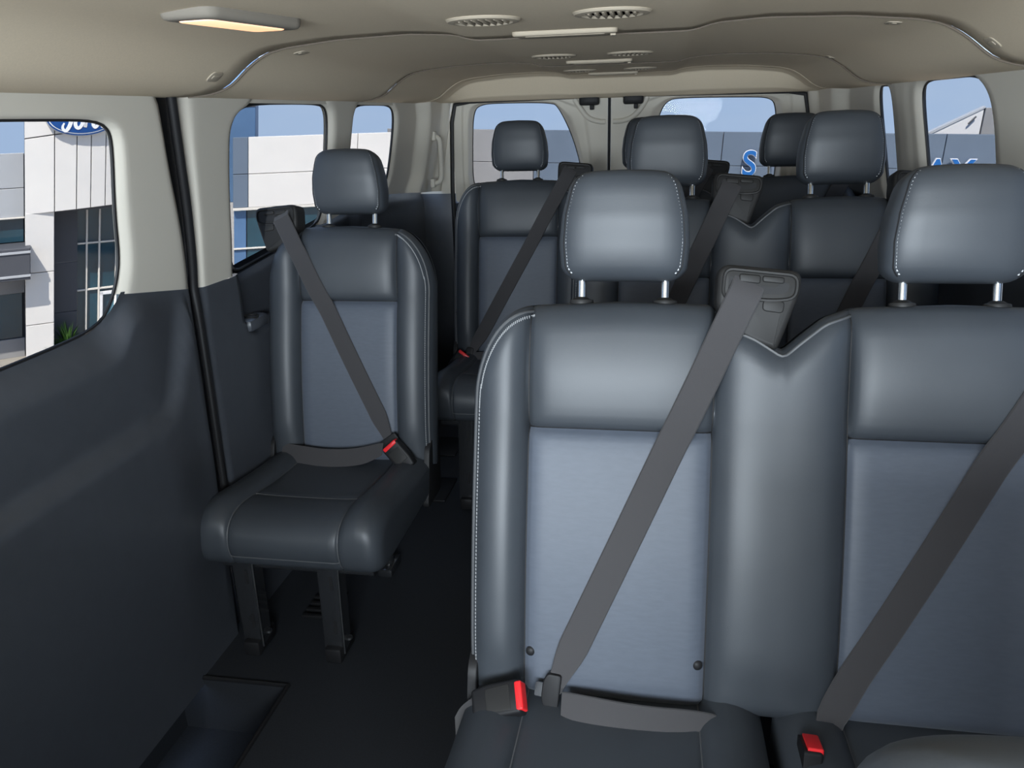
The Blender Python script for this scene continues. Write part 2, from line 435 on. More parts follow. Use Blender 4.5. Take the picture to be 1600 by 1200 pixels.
# --- sliding door (left), lower dark trim
DOOR_TOP = [(.25, .938), (1.25, .938), (1.36, .938), (1.395, .945), (1.425, .972), (1.450, 1.004), (1.58, .985), (1.724, .957)]
def crease(y, z):
    """signed distance (rough): positive above the ledge line"""
    zl = interp(y, [(-1, .717), (1.49, .717), (1.53, .735), (1.57, .78), (1.61, .84), (1.657, .91), (1.70, .99)])
    sl = (interp(y + .01, [(-1, .717), (1.49, .717), (1.53, .735), (1.57, .78), (1.61, .84), (1.657, .91), (1.70, .99)]) - zl) / .01
    return (z - zl) / math.sqrt(1 + sl * sl)
def door_fn(u, v):
    ztop = 1.0
    y = .25 + u * (on(SEAL_L, .7) - .25)
    for _ in range(3):
        zt = interp(y, DOOR_TOP); z = -.02 + v * (zt + .02); y = .25 + u * (on(SEAL_L, z) - .25)
    c = crease(y, z); bl = sstep((1.66 - y) / .22)
    d = .030 * bl + .030 * sstep((-c + .022) / .05) * sstep((1.70 - y) / .05)
    wdt = .072
    k = sstep((z - (zt - wdt)) / wdt) if y < 1.50 else 0
    k *= sstep((1.50 - y) / .06); d = d * (1 - k) - .014 * k
    d *= sstep((z + .05) / .65)
    if y > 1.39: d *= 1 - sstep((y - 1.39) / .05) * (1 - sstep((zt - z) / .06))
    e = on(SEAL_L, z) - y
    if e < .02: d -= .02 * (1 - math.sqrt(max(0, 1 - (1 - e / .02) ** 2)))
    return WL(y, z, d)
us = [k / 70 * .96 for k in range(71)] + [.96 + .04 * k / 14 for k in range(1, 15)]
mb = MB(); mb.grid(lambda u, v: door_fn(us[int(round(u * 84))], v), 84, 110)
door = struct(mb.build('door_1', 'trim_dark', angle=70), 'grey moulded sliding door trim on the left', 'door')
A = [(.25, 1.345), (.8, 1.345), (1.30, 1.343), (1.405, 1.340), (1.442, 1.328), (1.455, 1.30), (1.457, 1.168), (1.468, 1.076), (1.462, 1.03), (1.448, 1.0)]
B = [(.25, 1.395), (.8, 1.395), (1.40, 1.395), (1.58, 1.395), (1.596, 1.385), (1.612, 1.32), (1.640, 1.23), (1.68, 1.127), (1.705, 1.04), (1.724, .953)]
mb = strip(A, B, WL, 70, 16, roll(.12, .022), .003); mb.build('upper_trim', 'trim_light', door, angle=70)
pane('door_window', [(.45, 1.345), (.8, 1.345), (1.30, 1.343), (1.405, 1.340), (1.445, 1.325), (1.455, 1.29), (1.457, 1.168), (1.468, 1.076), (1.460, 1.03), (1.44, .985), (1.40, .945), (1.25, .936), (.8, .936), (.45, .936)], WL, .055, 'door_glass', door)
mb = MB(); mb.box((XC - .96, .35, 1.16), (.03, .22, .50)); mb.build('front_pillar_trim', 'trim_light', door, smooth=False)
# weather strip between the door and the body
mb = strip(SEAL_L, SEAL_R, WL, 60, 4, None, -.022); ws = mb.build('weather_strip', 'rubber', door)
SM = [(lambda a, b: (a[0] * .3 + b[0] * .7, a[1] * .3 + b[1] * .7))(a, b) for a, b in zip(SEAL_L, SEAL_R)]
mb = MB(); mb.tube([WL(q.x, q.y, -.008) for q in resample(smooth_path(SM, 2), 60)], .011, 10); mb.build('bulb_seal', 'rubber', door)

# --- body side behind the door (left)
W2 = [(1.943, .948), (1.925, 1.031), (1.904, 1.163), (1.897, 1.286), (1.905, 1.325), (1.935, 1.355), (2.017, 1.373), (2.30, 1.376), (2.46, 1.374), (2.515, 1.36), (2.535, 1.30), (2.546, 1.13), (2.535, 1.03), (2.49, 1.0), (2.19, .968), (2.05, .957)]
W3 = [(2.722, 1.05), (2.735, 1.12), (2.742, 1.30), (2.75, 1.35), (2.79, 1.374), (3.0, 1.376), (3.14, 1.374), (3.205, 1.35), (3.228, 1.29), (3.222, 1.13), (3.19, 1.07), (3.10, 1.04), (2.80, 1.028)]
LTOP = [(1.70, .952), (1.758, .949), (1.925, .942), (1.95, .945), (2.05, .957), (2.19, .968), (2.49, 1.0), (2.72, 1.022), (3.10, 1.040), (3.23, 1.040), (3.80, .988)]
def side_fn(W, TOP, ystart, yend, pocket):
    def fn(u, v):
        y = ystart(.5) + u * (yend - ystart(.5))
        for _ in range(3):
            zt = interp(y, TOP); z = -.02 + v * (zt + .02); y = ystart(z) + u * (yend - ystart(z))
        d = .010 * sstep((.5 - z) / .5)
        if pocket:
            a = sstep((y - 1.955) / .018) * sstep((z - interp(y, [(1.95, .84), (1.965, .81), (1.99, .775), (2.02, .765), (2.6, .75)])) / .014) * sstep((2.9 - y) / .05)
            d -= .035 * a
            k = sstep((z - (zt - .05)) / .05); d -= .02 * k * sstep((y - 1.94) / .05)
        e = y - ystart(z)
        if e < .02: d -= .02 * (1 - math.sqrt(max(0, 1 - (1 - e / .02) ** 2)))
        return W(y, z, d)
    return fn
mb = MB(); mb.grid(side_fn(WL, LTOP, lambda z: on(SEAL_R, z), 3.86, True), 120, 90)
wl = struct(mb.build('wall_left', 'trim_dark', angle=70), 'dark grey side trim below the left windows', 'wall')
A = SEAL_R[4:]; B = [(1.930, .944), (1.925, 1.031), (1.904, 1.163), (1.897, 1.286), (1.905, 1.325), (1.935, 1.355), (2.017, 1.376), (2.02, 1.40)]
mb = strip(A, B, WL, 50, 14, roll(.13, .02), .003); mb.build('pillar_trim', 'trim_light', wl, angle=70)
A = [(2.49, 1.0), (2.535, 1.03), (2.546, 1.13), (2.535, 1.30), (2.515, 1.36), (2.46, 1.376), (2.45, 1.40)]
B = [(2.71, 1.02), (2.722, 1.05), (2.735, 1.12), (2.742, 1.30), (2.75, 1.35), (2.79, 1.376), (2.80, 1.40)]
mb = strip(A, B, WL, 40, 14, roll(.2, .03), .006); mb.build('pillar_trim', 'trim_light', wl, angle=70)
A = [(3.10, 1.038), (3.19, 1.07), (3.222, 1.13), (3.228, 1.29), (3.205, 1.35), (3.14, 1.376), (3.13, 1.40)]
B = [(3.86, .983), (3.86, 1.07), (3.86, 1.13), (3.86, 1.29), (3.86, 1.35), (3.86, 1.376), (3.86, 1.40)]
def dprof(s):  # stepped rear quarter trim
    return roll(.05, .02, True, False)(s) + .05 * sstep((s - .42) / .10) + .03 * sstep((s - .78) / .06)
mb = strip(A, B, WL, 40, 60, dprof, .003); mb.build('pillar_trim', 'trim_light', wl, angle=70)
for y0, y1 in ((1.9, 2.55), (2.70, 3.25)):
    mb = MB(); mb.grid(lambda u, v: WL(y0 + (y1 - y0) * u, 1.374 + .026 * v, -.002), 20, 3); mb.build('header_trim', 'trim_light', wl)
pane('window_1', W2, WL, .05, 'privacy_glass', None, 'left side window beside the single seat')
pane('window_2', W3, WL, .05, 'privacy_glass', None, 'narrow left side window nearest the rear doors')
# arm-rest tray in the pocket
e = empty('armrest_tray', (XC - .91, 2.07, .77))
mb = MB(); mb.box((XC - .953, 2.015, .795), (.050, .11, .035), .012); mb.build('tray', 'trim_dark', e)
mb = MB(); mb.lathe((XC - .952, 2.01, .812), [(.018, -.004), (.021, .003), (.018, .005), (.015, .003), (.014, -.003)], 22); mb.build('cup_ring', 'grey_plastic', e)
tag(e, 'grey cup tray set in the left wall beside the single seat', 'cup holder')

# --- right wall
RA = [(2.00, 1.05), (1.998, 1.20), (2.003, 1.30), (2.03, 1.35), (2.09, 1.383), (2.25, 1.386), (2.42, 1.386), (2.49, 1.375), (2.515, 1.34), (2.50, 1.20), (2.49, 1.05), (2.46, 1.0), (2.25, .985), (2.05, .995)]
RB = [(2.78, 1.05), (2.78, 1.2), (2.785, 1.33), (2.81, 1.378), (2.90, 1.384), (2.95, 1.378), (2.968, 1.33), (2.955, 1.2), (2.945, 1.05), (2.92, 1.02), (2.85, 1.02)]
RF = [(.50, .96), (.50, 1.33), (.55, 1.37), (1.0, 1.372), (1.50, 1.37), (1.56, 1.33), (1.57, 1.15), (1.56, .98), (1.50, .955), (1.0, .95)]
RTOP = [(.25, .94), (.5, .955), (1.5, .955), (1.7, .97), (2.05, .99), (2.46, .995), (2.7, 1.01), (2.93, 1.02), (3.8, .99)]
mb = MB(); mb.grid(side_fn(WR, RTOP, lambda z: .25, 3.86, False), 80, 40)
wr = struct(mb.build('wall_right', 'trim_dark', angle=70), 'dark side trim behind the bench seats on the right', 'wall')
def cols(W, parent, A, B, prof, n=40, m_=14):
    strip(A, B, W, n, m_, prof, .003).build('pillar_trim', 'trim_light', parent, angle=70)
cols(WR, wr, [(1.50, .955), (1.56, .98), (1.57, 1.15), (1.56, 1.33), (1.50, 1.37), (1.49, 1.40)], [(2.05, .99), (2.0, 1.05), (1.998, 1.20), (2.003, 1.30), (2.035, 1.355), (2.11, 1.384), (2.15, 1.386), (2.16, 1.40)], roll(.06, .02))
cols(WR, wr, [(2.44, .995), (2.49, 1.05), (2.50, 1.20), (2.515, 1.34), (2.49, 1.375), (2.42, 1.388), (2.42, 1.40)], [(2.79, 1.01), (2.78, 1.05), (2.78, 1.2), (2.785, 1.33), (2.81, 1.378), (2.87, 1.386), (2.87, 1.40)], lambda s: roll(.12, .02)(s) + .004 * sstep((s - .3) / .1) * sstep((.8 - s) / .1))
cols(WR, wr, [(2.91, 1.02), (2.945, 1.05), (2.955, 1.2), (2.968, 1.33), (2.95, 1.378), (2.90, 1.386), (2.90, 1.40)], [(3.86, .983), (3.86, 1.07), (3.86, 1.13), (3.86, 1.29), (3.86, 1.35), (3.86, 1.376), (3.86, 1.40)],
     lambda s: roll(.03, .02, True, False)(s) + .05 * sstep((s - .42) / .10) + .03 * sstep((s - .78) / .06), 40, 60)
for y0, y1 in ((2.0, 2.55), (2.78, 3.0), (.25, 1.6)):
    mb = MB(); mb.grid(lambda u, v: WR(y0 + (y1 - y0) * u, (1.384 if y0 > 1 else 1.37) + .02 * v, -.002), 20, 3); mb.build('header_trim', 'trim_light', wr)
pane('window_3', RA, WR, .05, 'privacy_glass', None, 'right side window above the second bench')
pane('window_4', RB, WR, .05, 'privacy_glass', None, 'narrow sliver of right side window nearest the rear')
pane('window_5', RF, WR, .05, 'privacy_glass', None, 'right side window beside the nearest bench')
mb = MB(); mb.box((XC + .93, .37, 1.16), (.03, .26, .50)); mb.build('front_pillar_trim', 'trim_light', wr, smooth=False)

# --- the cab round and behind the camera: doors, dash, windscreen surround
mb = MB()
for s_ in (-1, 1):
    x = XC + s_ * .97
    mb.box((x, -.40, .45), (.05, 1.35, 1.0)); mb.box((x - s_ * .04, .14, 1.17), (.05, .22, .5)); mb.box((x - s_ * .06, -.25, 1.41), (.08, 1.05, .06))
mb.box((XC, -1.12, .42), (1.95, .05, .95)); mb.box((XC, -.95, .80), (1.85, .40, .20), .06); mb.box((XC, -.78, 1.47), (1.9, .10, .10))
struct(mb.build('wall_front', 'trim_dark'), 'dark cab doors and dashboard', 'wall')

# ------------------------------------------------------------------ rear doors
def ring(outer, inner, M, prof, nr=10, seg=96):
    """surface between a window loop and an outer loop, matched by angle"""
    cx = sum(q[0] for q in inner) / len(inner); cz = sum(q[1] for q in inner) / len(inner)
    def hit(loop, a):
        d = Vector((math.cos(a), math.sin(a))); best = None
        for i in range(len(loop)):
            p = Vector(loop[i]) - Vector((cx, cz)); q = Vector(loop[(i + 1) % len(loop)]) - Vector((cx, cz)); e = q - p
            den = d.x * e.y - d.y * e.x
            if abs(den) < 1e-12: continue
            t = (p.x * e.y - p.y * e.x) / den; s_ = (p.x * d.y - p.y * d.x) / den
            if t > 0 and -1e-6 <= s_ <= 1 + 1e-6 and (best is None or t < best): best = t
        return Vector((cx, cz)) + d * (best or .01)
    angs = sorted([2 * math.pi * k / seg for k in range(seg)] + [math.atan2(q[1] - cz, q[0] - cx) % (2 * math.pi) for q in outer])
    mb = MB(); n = len(angs); rows = []
    for j in range(nr + 1):
        s_ = j / nr; row = []
        for a in angs:
            p = hit(inner, a).lerp(hit(outer, a), s_); row.append(M(p.x, p.y, prof(s_)))
        rows.append(row)
    mb.add([v for r in rows for v in r], [[i * n + k, i * n + (k + 1) % n, (i + 1) * n + (k + 1) % n, (i + 1) * n + k] for i in range(nr) for k in range(n)])
    return mb
RM = lambda x, z, d=0.0: Vector((x, YR - d, z))
RWL = [tuple(q) for q in smooth_path([(-.855, 1.00), (-.848, 1.20), (-.838, 1.345), (-.80, 1.376), (-.70, 1.379), (-.47, 1.374), (-.44, 1.355), (-.385, 1.25), (-.345, 1.13), (-.335, 1.06), (-.335, .99), (-.40, .965), (-.80, .965)], 2, True)]
RWR = [tuple(q) for q in smooth_path([(-.06, .965), (-.03, 1.08), (-.01, 1.22), (.02, 1.33), (.05, 1.368), (.10, 1.378), (.40, 1.372), (.49, 1.366), (.515, 1.33), (.525, 1.20), (.535, 1.00), (.48, .965)], 2, True)]
def rear_door(name, loop, x0, x1, label):
    outer = rounded([(x0, .94), (x1, .94), (x1, 1.41), (x0, 1.41)], .012, 3)
    mb = ring(outer, loop, RM, lambda s: -.012 + .05 * sstep(s / .16) + .012 * sstep((s - .4) / .1), 26)
    o = struct(mb.build(name, 'trim_light', angle=70), label, 'door')
    pane('rear_window', loop, RM, .03, 'privacy_glass', o)
    mb = MB(); mb.box(((x0 + x1) / 2, YR - .02, .47), (x1 - x0, .08, .94), .015); mb.build('lower_trim', 'trim_dark', o)
    return o
dl_ = rear_door('door_2', RWL, -.925, -.212, 'left rear door with light upper trim and a window')
dr_ = rear_door('door_3', RWR, -.198, .640, 'right rear door with light upper trim and a window')
mb = MB(); mb.tube([(-.205, YR - .045, .1), (-.205, YR - .045, 1.40)], .008, 8); mb.box((-.205, YR, .70), (.02, .05, 1.42)); mb.build('door_gap_seal', 'rubber', dl_)
for s_, o in ((-1, dl_), (1, dr_)):
    x = -.937 if s_ < 0 else .652
    mb = MB(); mb.tube([(x, YR - .06, .1), (x - s_ * .0, YR - .06, 1.0), (x - s_ * .012, YR - .06, 1.30), (x - s_ * .03, YR - .06, 1.375), (x - s_ * .10, YR - .06, 1.388), (-.205, YR - .06, 1.396)], .010, 8); mb.build('door_seal', 'rubber', o)
for s_, x, o, lb in ((-1, -.292, dl_, 'black latch box left of the rear door gap'), (1, -.100, dr_, 'black latch box right of the rear door gap')):
    e = empty('door_latch', (x, YR - .07, 1.375))
    mb = MB(); mb.box((x, YR - .075, 1.378), (.088, .05, .046), .010); mb.build('housing', 'black_plastic', e)
    mb = MB(); mb.box((x + .012, YR - .08, 1.347), (.018, .03, .022), .004); mb.build('release_tab', 'black_plastic', e)
    mb = MB(); mb.box((x, YR - .102, 1.366), (.060, .006, .006), .002); mb.build('cover_rib', 'slot_black', e)
    tag(e, lb, 'latch', 'latch boxes at the top of the rear doors')
# body corners between the side trim and the door frames
for s_, o, x0, x1 in ((-1, wl, -1.12, -.93), (1, wr, .645, .83)):
    mb = MB(); mb.box(((x0 + x1) / 2, YR + .02, 1.20), (x1 - x0, .10, .46), .01); mb.build('corner_trim', 'trim_light', o)
    mb = MB(); mb.box(((x0 + x1) / 2, YR + .02, .49), (x1 - x0, .10, .99), .01); mb.build('corner_trim', 'trim_dark', o)
# raised corner mouldings on the door trim
for o, pts in ((dl_, [(-.36, 1.385), (-.335, 1.345), (-.30, 1.30), (-.25, 1.285), (-.222, 1.285)]), (dr_, [(-.188, 1.285), (-.15, 1.285), (-.10, 1.30), (-.06, 1.345), (-.04, 1.385)])):
    mb = MB(); mb.tube([RM(x, z, .050) for x, z in [tuple(q) for q in smooth_path(pts, 3)]], .012, 10); mb.build('trim_moulding', 'trim_light', o)
# grab handle on the left rear corner
e = empty('grab_handle', (-.955, 3.62, 1.02))
mb = MB(); mb.tube(smooth_path([(-1.0, 3.62, 1.035), (-.958, 3.62, 1.045), (-.955, 3.62, 1.10), (-.955, 3.62, 1.19), (-.955, 3.62, 1.235), (-.985, 3.62, 1.245)], 3), .011, 10); mb.build('bar', 'trim_light', e)
for q in ((-.995, 3.62, 1.04), (-.98, 3.62, 1.245)):
    mb = MB(); mb.box(q, (.02, .04, .04), .006); mb.build('mount', 'trim_light', e)
tag(e, 'upright light plastic grab handle at the left rear corner', 'handle')

# ------------------------------------------------------------------ seats
OUT = .25
class Frame:
    """seat-back frame: u across, w up the back, d out of the front"""
    def __init__(s, O, tilt):
        t = rad(tilt); s.O = Vector(O); s.W = Vector((0, math.sin(t), math.cos(t))); s.N = Vector((0, -math.cos(t), math.sin(t)))
    def __call__(s, u, w_, d=0.0): return s.O + Vector((u, 0, 0)) + s.W * w_ + s.N * d

class Back:
    def __init__(s, centers, hp):
        s.c = centers; s.hp = hp; s.uL = centers[0] - OUT; s.uR = centers[-1] + OUT
        tab = [(centers[0] - hp + .01, .675)]
        for i, c in enumerate(centers):
            tab += [(c, .682), (c + hp - .002, .678), (c + hp + .016, .652)]
            if i < len(centers) - 1:
                n = centers[i + 1]; mid = (c + n) / 2
                tab += [((c + hp + .016 + mid) / 2, .634), (mid, .606), (mid + (n - hp - mid) * .25, .630), (mid + (n - hp - mid) * .6, .660), (n - hp + .005, .676)]
            else:
                tab += [(c + hp + .055, .636), (c + .226, .600), (c + .243, .555), (c + .25, .50)]
        s.tab = tab
    def T0(s, u):
        c = s.c[0]; u0 = c - s.hp + .01
        if u < u0:
            rx = u0 - s.uL + .0005; return .50 + .175 * math.sqrt(max(0, 1 - ((u - u0) / rx) ** 2))
        return interp(u, s.tab)
    def T(s, u):
        h = min(.007, (u - s.uL) * .5, (s.uR - u) * .5); h = max(h, 0)
        return (s.T0(u - h) + 2 * s.T0(u) + s.T0(u + h)) / 4
    def near(s, u):
        return min(s.c, key=lambda c: abs(u - c))
    def rimdrop(s, u, w_, r=.045):
        q = 0
        sl = (s.T(min(u + .004, s.uR)) - s.T(max(u - .004, s.uL))) / .008
        for e in ((s.T(u) - w_) / math.sqrt(1 + sl * sl), u - s.uL, s.uR - u):
            e = max(0.0, e)
            if e < r: q = max(q, r * (1 - math.sqrt(max(0, 1 - (1 - e / r) ** 2))))
        if w_ < .035: q = max(q, r * (1 - math.sqrt(max(0, 1 - (1 - w_ / .035) ** 2))))
        return q
    def front(s, u, w_):
        c = s.near(u); a = abs(u - c); hp = s.hp
        d = .012 * math.sin(math.pi * min(1, max(0, w_ / .50)))
        if a <= hp:
            k = 1 - (a / hp) ** 4
            d += (.009 if w_ > .47 else .004) * k
            if w_ > .47: d += .010 * math.sin(math.pi * min(1, (w_ - .47) / .19))
            else: d += -.006 * k
            d -= .007 * math.exp(-((w_ - .47) / .006) ** 2) + .005 * math.exp(-((w_ - .47) / .016) ** 2)
        else:
            inner = (u > s.c[0] and u < s.c[-1])
            if inner:
                x = (a - hp) / max(.01, (abs(s.c[1] - s.c[0]) / 2 - hp)); d += .022 * (1 - abs(1 - min(1, x)) ** 3)
            else:
                x = (a - hp) / (OUT - hp); d += .026 * math.sin(math.pi * min(1, x) ** .75) ** .8
            d *= .4 + .6 * sstep(w_ / .12) if w_ < .12 else 1
        d -= .007 * math.exp(-((a - hp) / .0045) ** 2) + .007 * math.exp(-((a - hp) / .016) ** 2)
        return d - s.rimdrop(u, w_)

def make_seat(name, label, cat, centers, O, tilt, hp=.15, mirror=1, group=None, fore=.45, legs=None, detail=1.0, buttons=True):
    """bench (or single) seat; centers are seat centres relative to O.x"""
    root = empty(name, (O[0] + sum(centers) / len(centers) * mirror, O[1] - .2, 0)); tag(root, label, cat, group)
    fr = Frame(O, tilt); P = lambda u, w_, d=0.0: fr(u * mirror, w_, d)
    bk = Back(centers, hp)
    # --- backrest grid
    us = set()
    st = .014 / detail
    u = bk.uL
    while u < bk.uR: us.add(round(u, 4)); u += st
    for q in (0, .002, .005, .010, .016, .024, .034): us.add(round(bk.uL + q, 4)); us.add(round(bk.uR - q, 4))
    seams = []
    for c in centers:
        for sgn in (-1, 1):
            seams.append(c + sgn * hp)
            for q in (-.010, -.006, -.003, 0, .003, .006, .010): us.add(round(c + sgn * hp + q, 4))
    for i in range(len(centers) - 1):
        mid = (centers[i] + centers[i + 1]) / 2
        for q in (-.012, -.006, 0, .006, .012): us.add(round(mid + q, 4))
    us = sorted(us); uu = [us[0]]
    for q in us[1:]:
        if q - uu[-1] > .0019 or any(abs(q - sm) < 1e-4 for sm in seams): uu.append(q)
    if uu[-1] != round(bk.uR, 4): uu.append(round(bk.uR, 4))
    us = uu
    lo = [0, .003, .008, .015, .024, .034, .05] + [.07 + .021 * k for k in range(19)]
    lo = [q for q in lo if q < .455] + [.458, .463, .467, .470]
    hi = [.003, .007, .012] + [.03, .06, .10, .15, .2] + [.25 + .035 * k for k in range(13)]
    rows = [('l', q) for q in lo] + [('h', .003 / .21), ('h', .007 / .21), ('h', .012 / .21)] + [('h', q) for q in (.12, .2, .3, .4, .5, .6, .68, .75, .81, .86, .90, .935, .96, .98, .992, 1.0)]
    nl = len(lo)
    def wv(r, u):
        if r[0] == 'l': return r[1]
        return .47 + r[1] * (bk.T(u) - .47)
    F = [[P(u, wv(r, u), bk.front(u, wv(r, u))) for u in us] for r in rows]
    Bk = [[P(u, wv(r, u), -.105 + bk.rimdrop(u, wv(r, u)) * (.060 / .045)) for u in us] for r in rows]
    groups = {'b': MB()}
    for i in range(len(centers)): groups['u%d' % i] = MB(); groups['c%d' % i] = MB()
    for i, c in enumerate(centers):
        idx = [k for k, u in enumerate(us) if c - hp - 1e-4 <= u <= c + hp + 1e-4]
        k0, k1 = idx[0], idx[-1]
        for key, r0, r1 in (('c%d' % i, 0, nl - 1), ('u%d' % i, nl - 1, len(rows) - 1)):
            W_ = k1 - k0 + 1
            groups[key].add([F[r][k] for r in range(r0, r1 + 1) for k in range(k0, k1 + 1)],
                            [[(r - r0) * W_ + k - k0, (r - r0) * W_ + k + 1 - k0, (r + 1 - r0) * W_ + k + 1 - k0, (r + 1 - r0) * W_ + k - k0] for r in range(r0, r1) for k in range(k0, k1)])
    NU = len(us); vs = [v for r in F for v in r] + [v for r in Bk for v in r]; fs = []; off = len(rows) * NU
    for r in range(len(rows) - 1):
        for k in range(NU - 1):
            um = (us[k] + us[k + 1]) / 2
            if not any(abs(um - c) < hp for c in centers): fs.append([r * NU + k, r * NU + k + 1, (r + 1) * NU + k + 1, (r + 1) * NU + k])
            fs.append([off + r * NU + k + 1, off + r * NU + k, off + (r + 1) * NU + k, off + (r + 1) * NU + k + 1])
    for r in range(len(rows) - 1):
        fs.append([off + r * NU, r * NU, (r + 1) * NU, off + (r + 1) * NU]); fs.append([r * NU + NU - 1, off + r * NU + NU - 1, off + (r + 1) * NU + NU - 1, (r + 1) * NU + NU - 1])
    groups['b'].add(vs, fs)
    back = groups['b'].build('backrest', 'leather', root, angle=60)
    for i in range(len(centers)):
        groups['u%d' % i].build('upper_panel', 'leather', back, angle=60); groups['c%d' % i].build('centre_panel', 'panel_leather', back, angle=60)
    for c in centers:
        for sgn in (-1, 1):
            u = c + sgn * hp; mb = MB(); mb.tube([P(u, w_, bk.front(u, w_) + .0004) for w_ in [.02 + (bk.T(u) - .03) * k / 60 for k in range(61)]], .0016, 5); mb.build('seam', 'slot_black', back)
        mb = MB(); mb.tube([P(c - hp + 2 * hp * k / 40, .47, bk.front(c - hp + 2 * hp * k / 40, .47) + .0002) for k in range(41)], .0016, 5); mb.build('seam', 'slot_black', back)
    # --- piping and stitching along the outer edge
    def edge(u, w_, inn=.0): return P(u, w_, bk.front(u, w_) + .0005)
    path = [(bk.uL + .011, .03 + .47 * k / 24) for k in range(25)]
    u0 = centers[0] - hp + .01
    for k in range(1, 18):
        a = math.pi / 2 * k / 18; path.append((u0 - (u0 - bk.uL - .011) * math.cos(a), .50 + .164 * math.sin(a)))
    mb = MB(); mb.tube([edge(*q) for q in path], .0026, 6); mb.build('piping', 'piping', back)
    for i in range(len(centers) - 1):
        a, b = centers[i] + hp + .02, centers[i + 1] - hp
        pth = [(a + (b - a) * k / 30, bk.T(a + (b - a) * k / 30) - .012) for k in range(31)]
        mb = MB(); mb.tube([edge(*q) for q in pth], .0026, 6); mb.build('piping', 'piping', back)
    mb = MB()
    for k in range(0, len(path) * 3):
        t = k / (len(path) * 3) * (len(path) - 1); j = int(t); f = t - j
        q = (path[j][0] * (1 - f) + path[j + 1][0] * f + .007, path[j][1] * (1 - f) + path[j + 1][1] * f - (.007 if j > 26 else 0))
        mb.box(edge(*q), (.0016, .0016, .0048))
    tag(mb.build('stitching', 'stitch', back, smooth=False), kind='stuff')
    # --- headrests
    for c in centers:
        mb = MB(); nw = 22; nn = 40
        def sec(u_, v):
            w_ = .716 + .170 * v
            a = interp(v, [(0, .097), (.12, .104), (.35, .107), (.6, .103), (.85, .092), (1, .082)])
            b = interp(v, [(0, .034), (.25, .043), (.55, .047), (.8, .043), (1, .034)])
            e = min(v * .170, (1 - v) * .170); r = .024
            k = r * (1 - math.sqrt(max(0, 1 - (1 - min(1, e / r)) ** 2)))
            a -= k; b -= k
            th = 2 * math.pi * u_; cs, sn = math.cos(th), math.sin(th)
            x = math.copysign(abs(cs) ** .32, cs) * a; y = math.copysign(abs(sn) ** .55, sn) * b
            bow = .010 * (1 - (x / .107) ** 2)
            return P(c + x, w_ - bow * (1 - v) * .5 * 0 + (.006 * (1 - (x / .1) ** 2) if v > .9 else (.004 * (1 - (x / .1) ** 2)) * v), -.040 + y + (bow if y > 0 else 0) + .024 * (v - .4))
        vv = [0, .01, .03, .06, .09, .13] + [.13 + .74 * k / 12 for k in range(1, 12)] + [.87, .91, .94, .97, .99, 1.0]
        mb.grid(lambda a_, b_: sec(a_, vv[int(round(b_ * (len(vv) - 1)))]), nn, len(vv) - 1, closeu=True)
        base = len(mb.v); 
        mb.f.append(list(range(nn - 1, -1, -1))); mb.f.append([(len(vv) - 1) * nn + k for k in range(nn)])
        hr = mb.build('headrest', 'leather', root, angle=70)
        mbs = MB()
        for sg in (-1, 1):
            pts = []
            for k in range(61):
                v = .05 + .91 * k / 60
                a = interp(v, [(0, .097), (.12, .104), (.35, .107), (.6, .103), (.85, .092), (1, .082)])
                b = interp(v, [(0, .034), (.25, .043), (.55, .047), (.8, .043), (1, .034)])
                e = min(v * .170, (1 - v) * .170); r = .024; kk = r * (1 - math.sqrt(max(0, 1 - (1 - min(1, e / r)) ** 2)))
                x = (a - kk) * .905; csx = .905 ** (1 / .32); y = (1 - csx ** 2) ** .275 * (b - kk)
                bow = .010 * (1 - (x / .107) ** 2)
                pts.append(P(c + sg * x, .716 + .17 * v + .004 * (1 - (x / .1) ** 2) * v, -.040 + y + bow + .024 * (v - .4)))
            mbe = MB(); mbe.tube(pts, .0013, 5); mbe.build('seam', 'slot_black', hr)
            for k in range(1, 60, 2):
                p = (pts[k] + pts[k + 1]) / 2 if k + 1 < 61 else pts[k]
                q = P(c - sg * .0045, 0, .0012) - P(c, 0, 0)
                mbs.box(p + q, (.0026, .0026, .0032), 0, Matrix.Identity(3))
        tag(mbs.build('stitching', 'stitch_light', hr, smooth=False), kind='stuff')
        for sg in (-1, 1):
            u = c + sg * .069
            mb = MB(); mb.tube([P(u, .655, -.048), P(u, .70, -.048), P(u, .735, -.048)], .0068, 12); mb.build('post', 'chrome', hr)
            mb = MB(); ax = fr.W
            mb.lathe(P(u, .672, -.046), [(.012, -.004), (.014, .0), (.0195, .004), (.0205, .008), (.0195, .012), (.014, .0135), (.0095, .0165), (.0085, .017)], 20, ax); mb.build('post_collar', 'grey_plastic', root)
            mb = MB(); mb.tube([P(u, .722, -.048), P(u, .729, -.048)], .012, 14); mb.build('post_cap', 'black_plastic', hr)
    # --- seat-back screws
    if buttons:
        for c in centers:
            for sg in (-1, 1):
                u = c + sg * (hp - .012); mb = MB(); mb.lathe(P(u, .088, bk.front(u, .088) - .002), [(.0085, 0), (.0085, .002), (.006, .0045), (.002, .0055)], 16, fr.N); mb.build('trim_button', 'black_plastic', root)
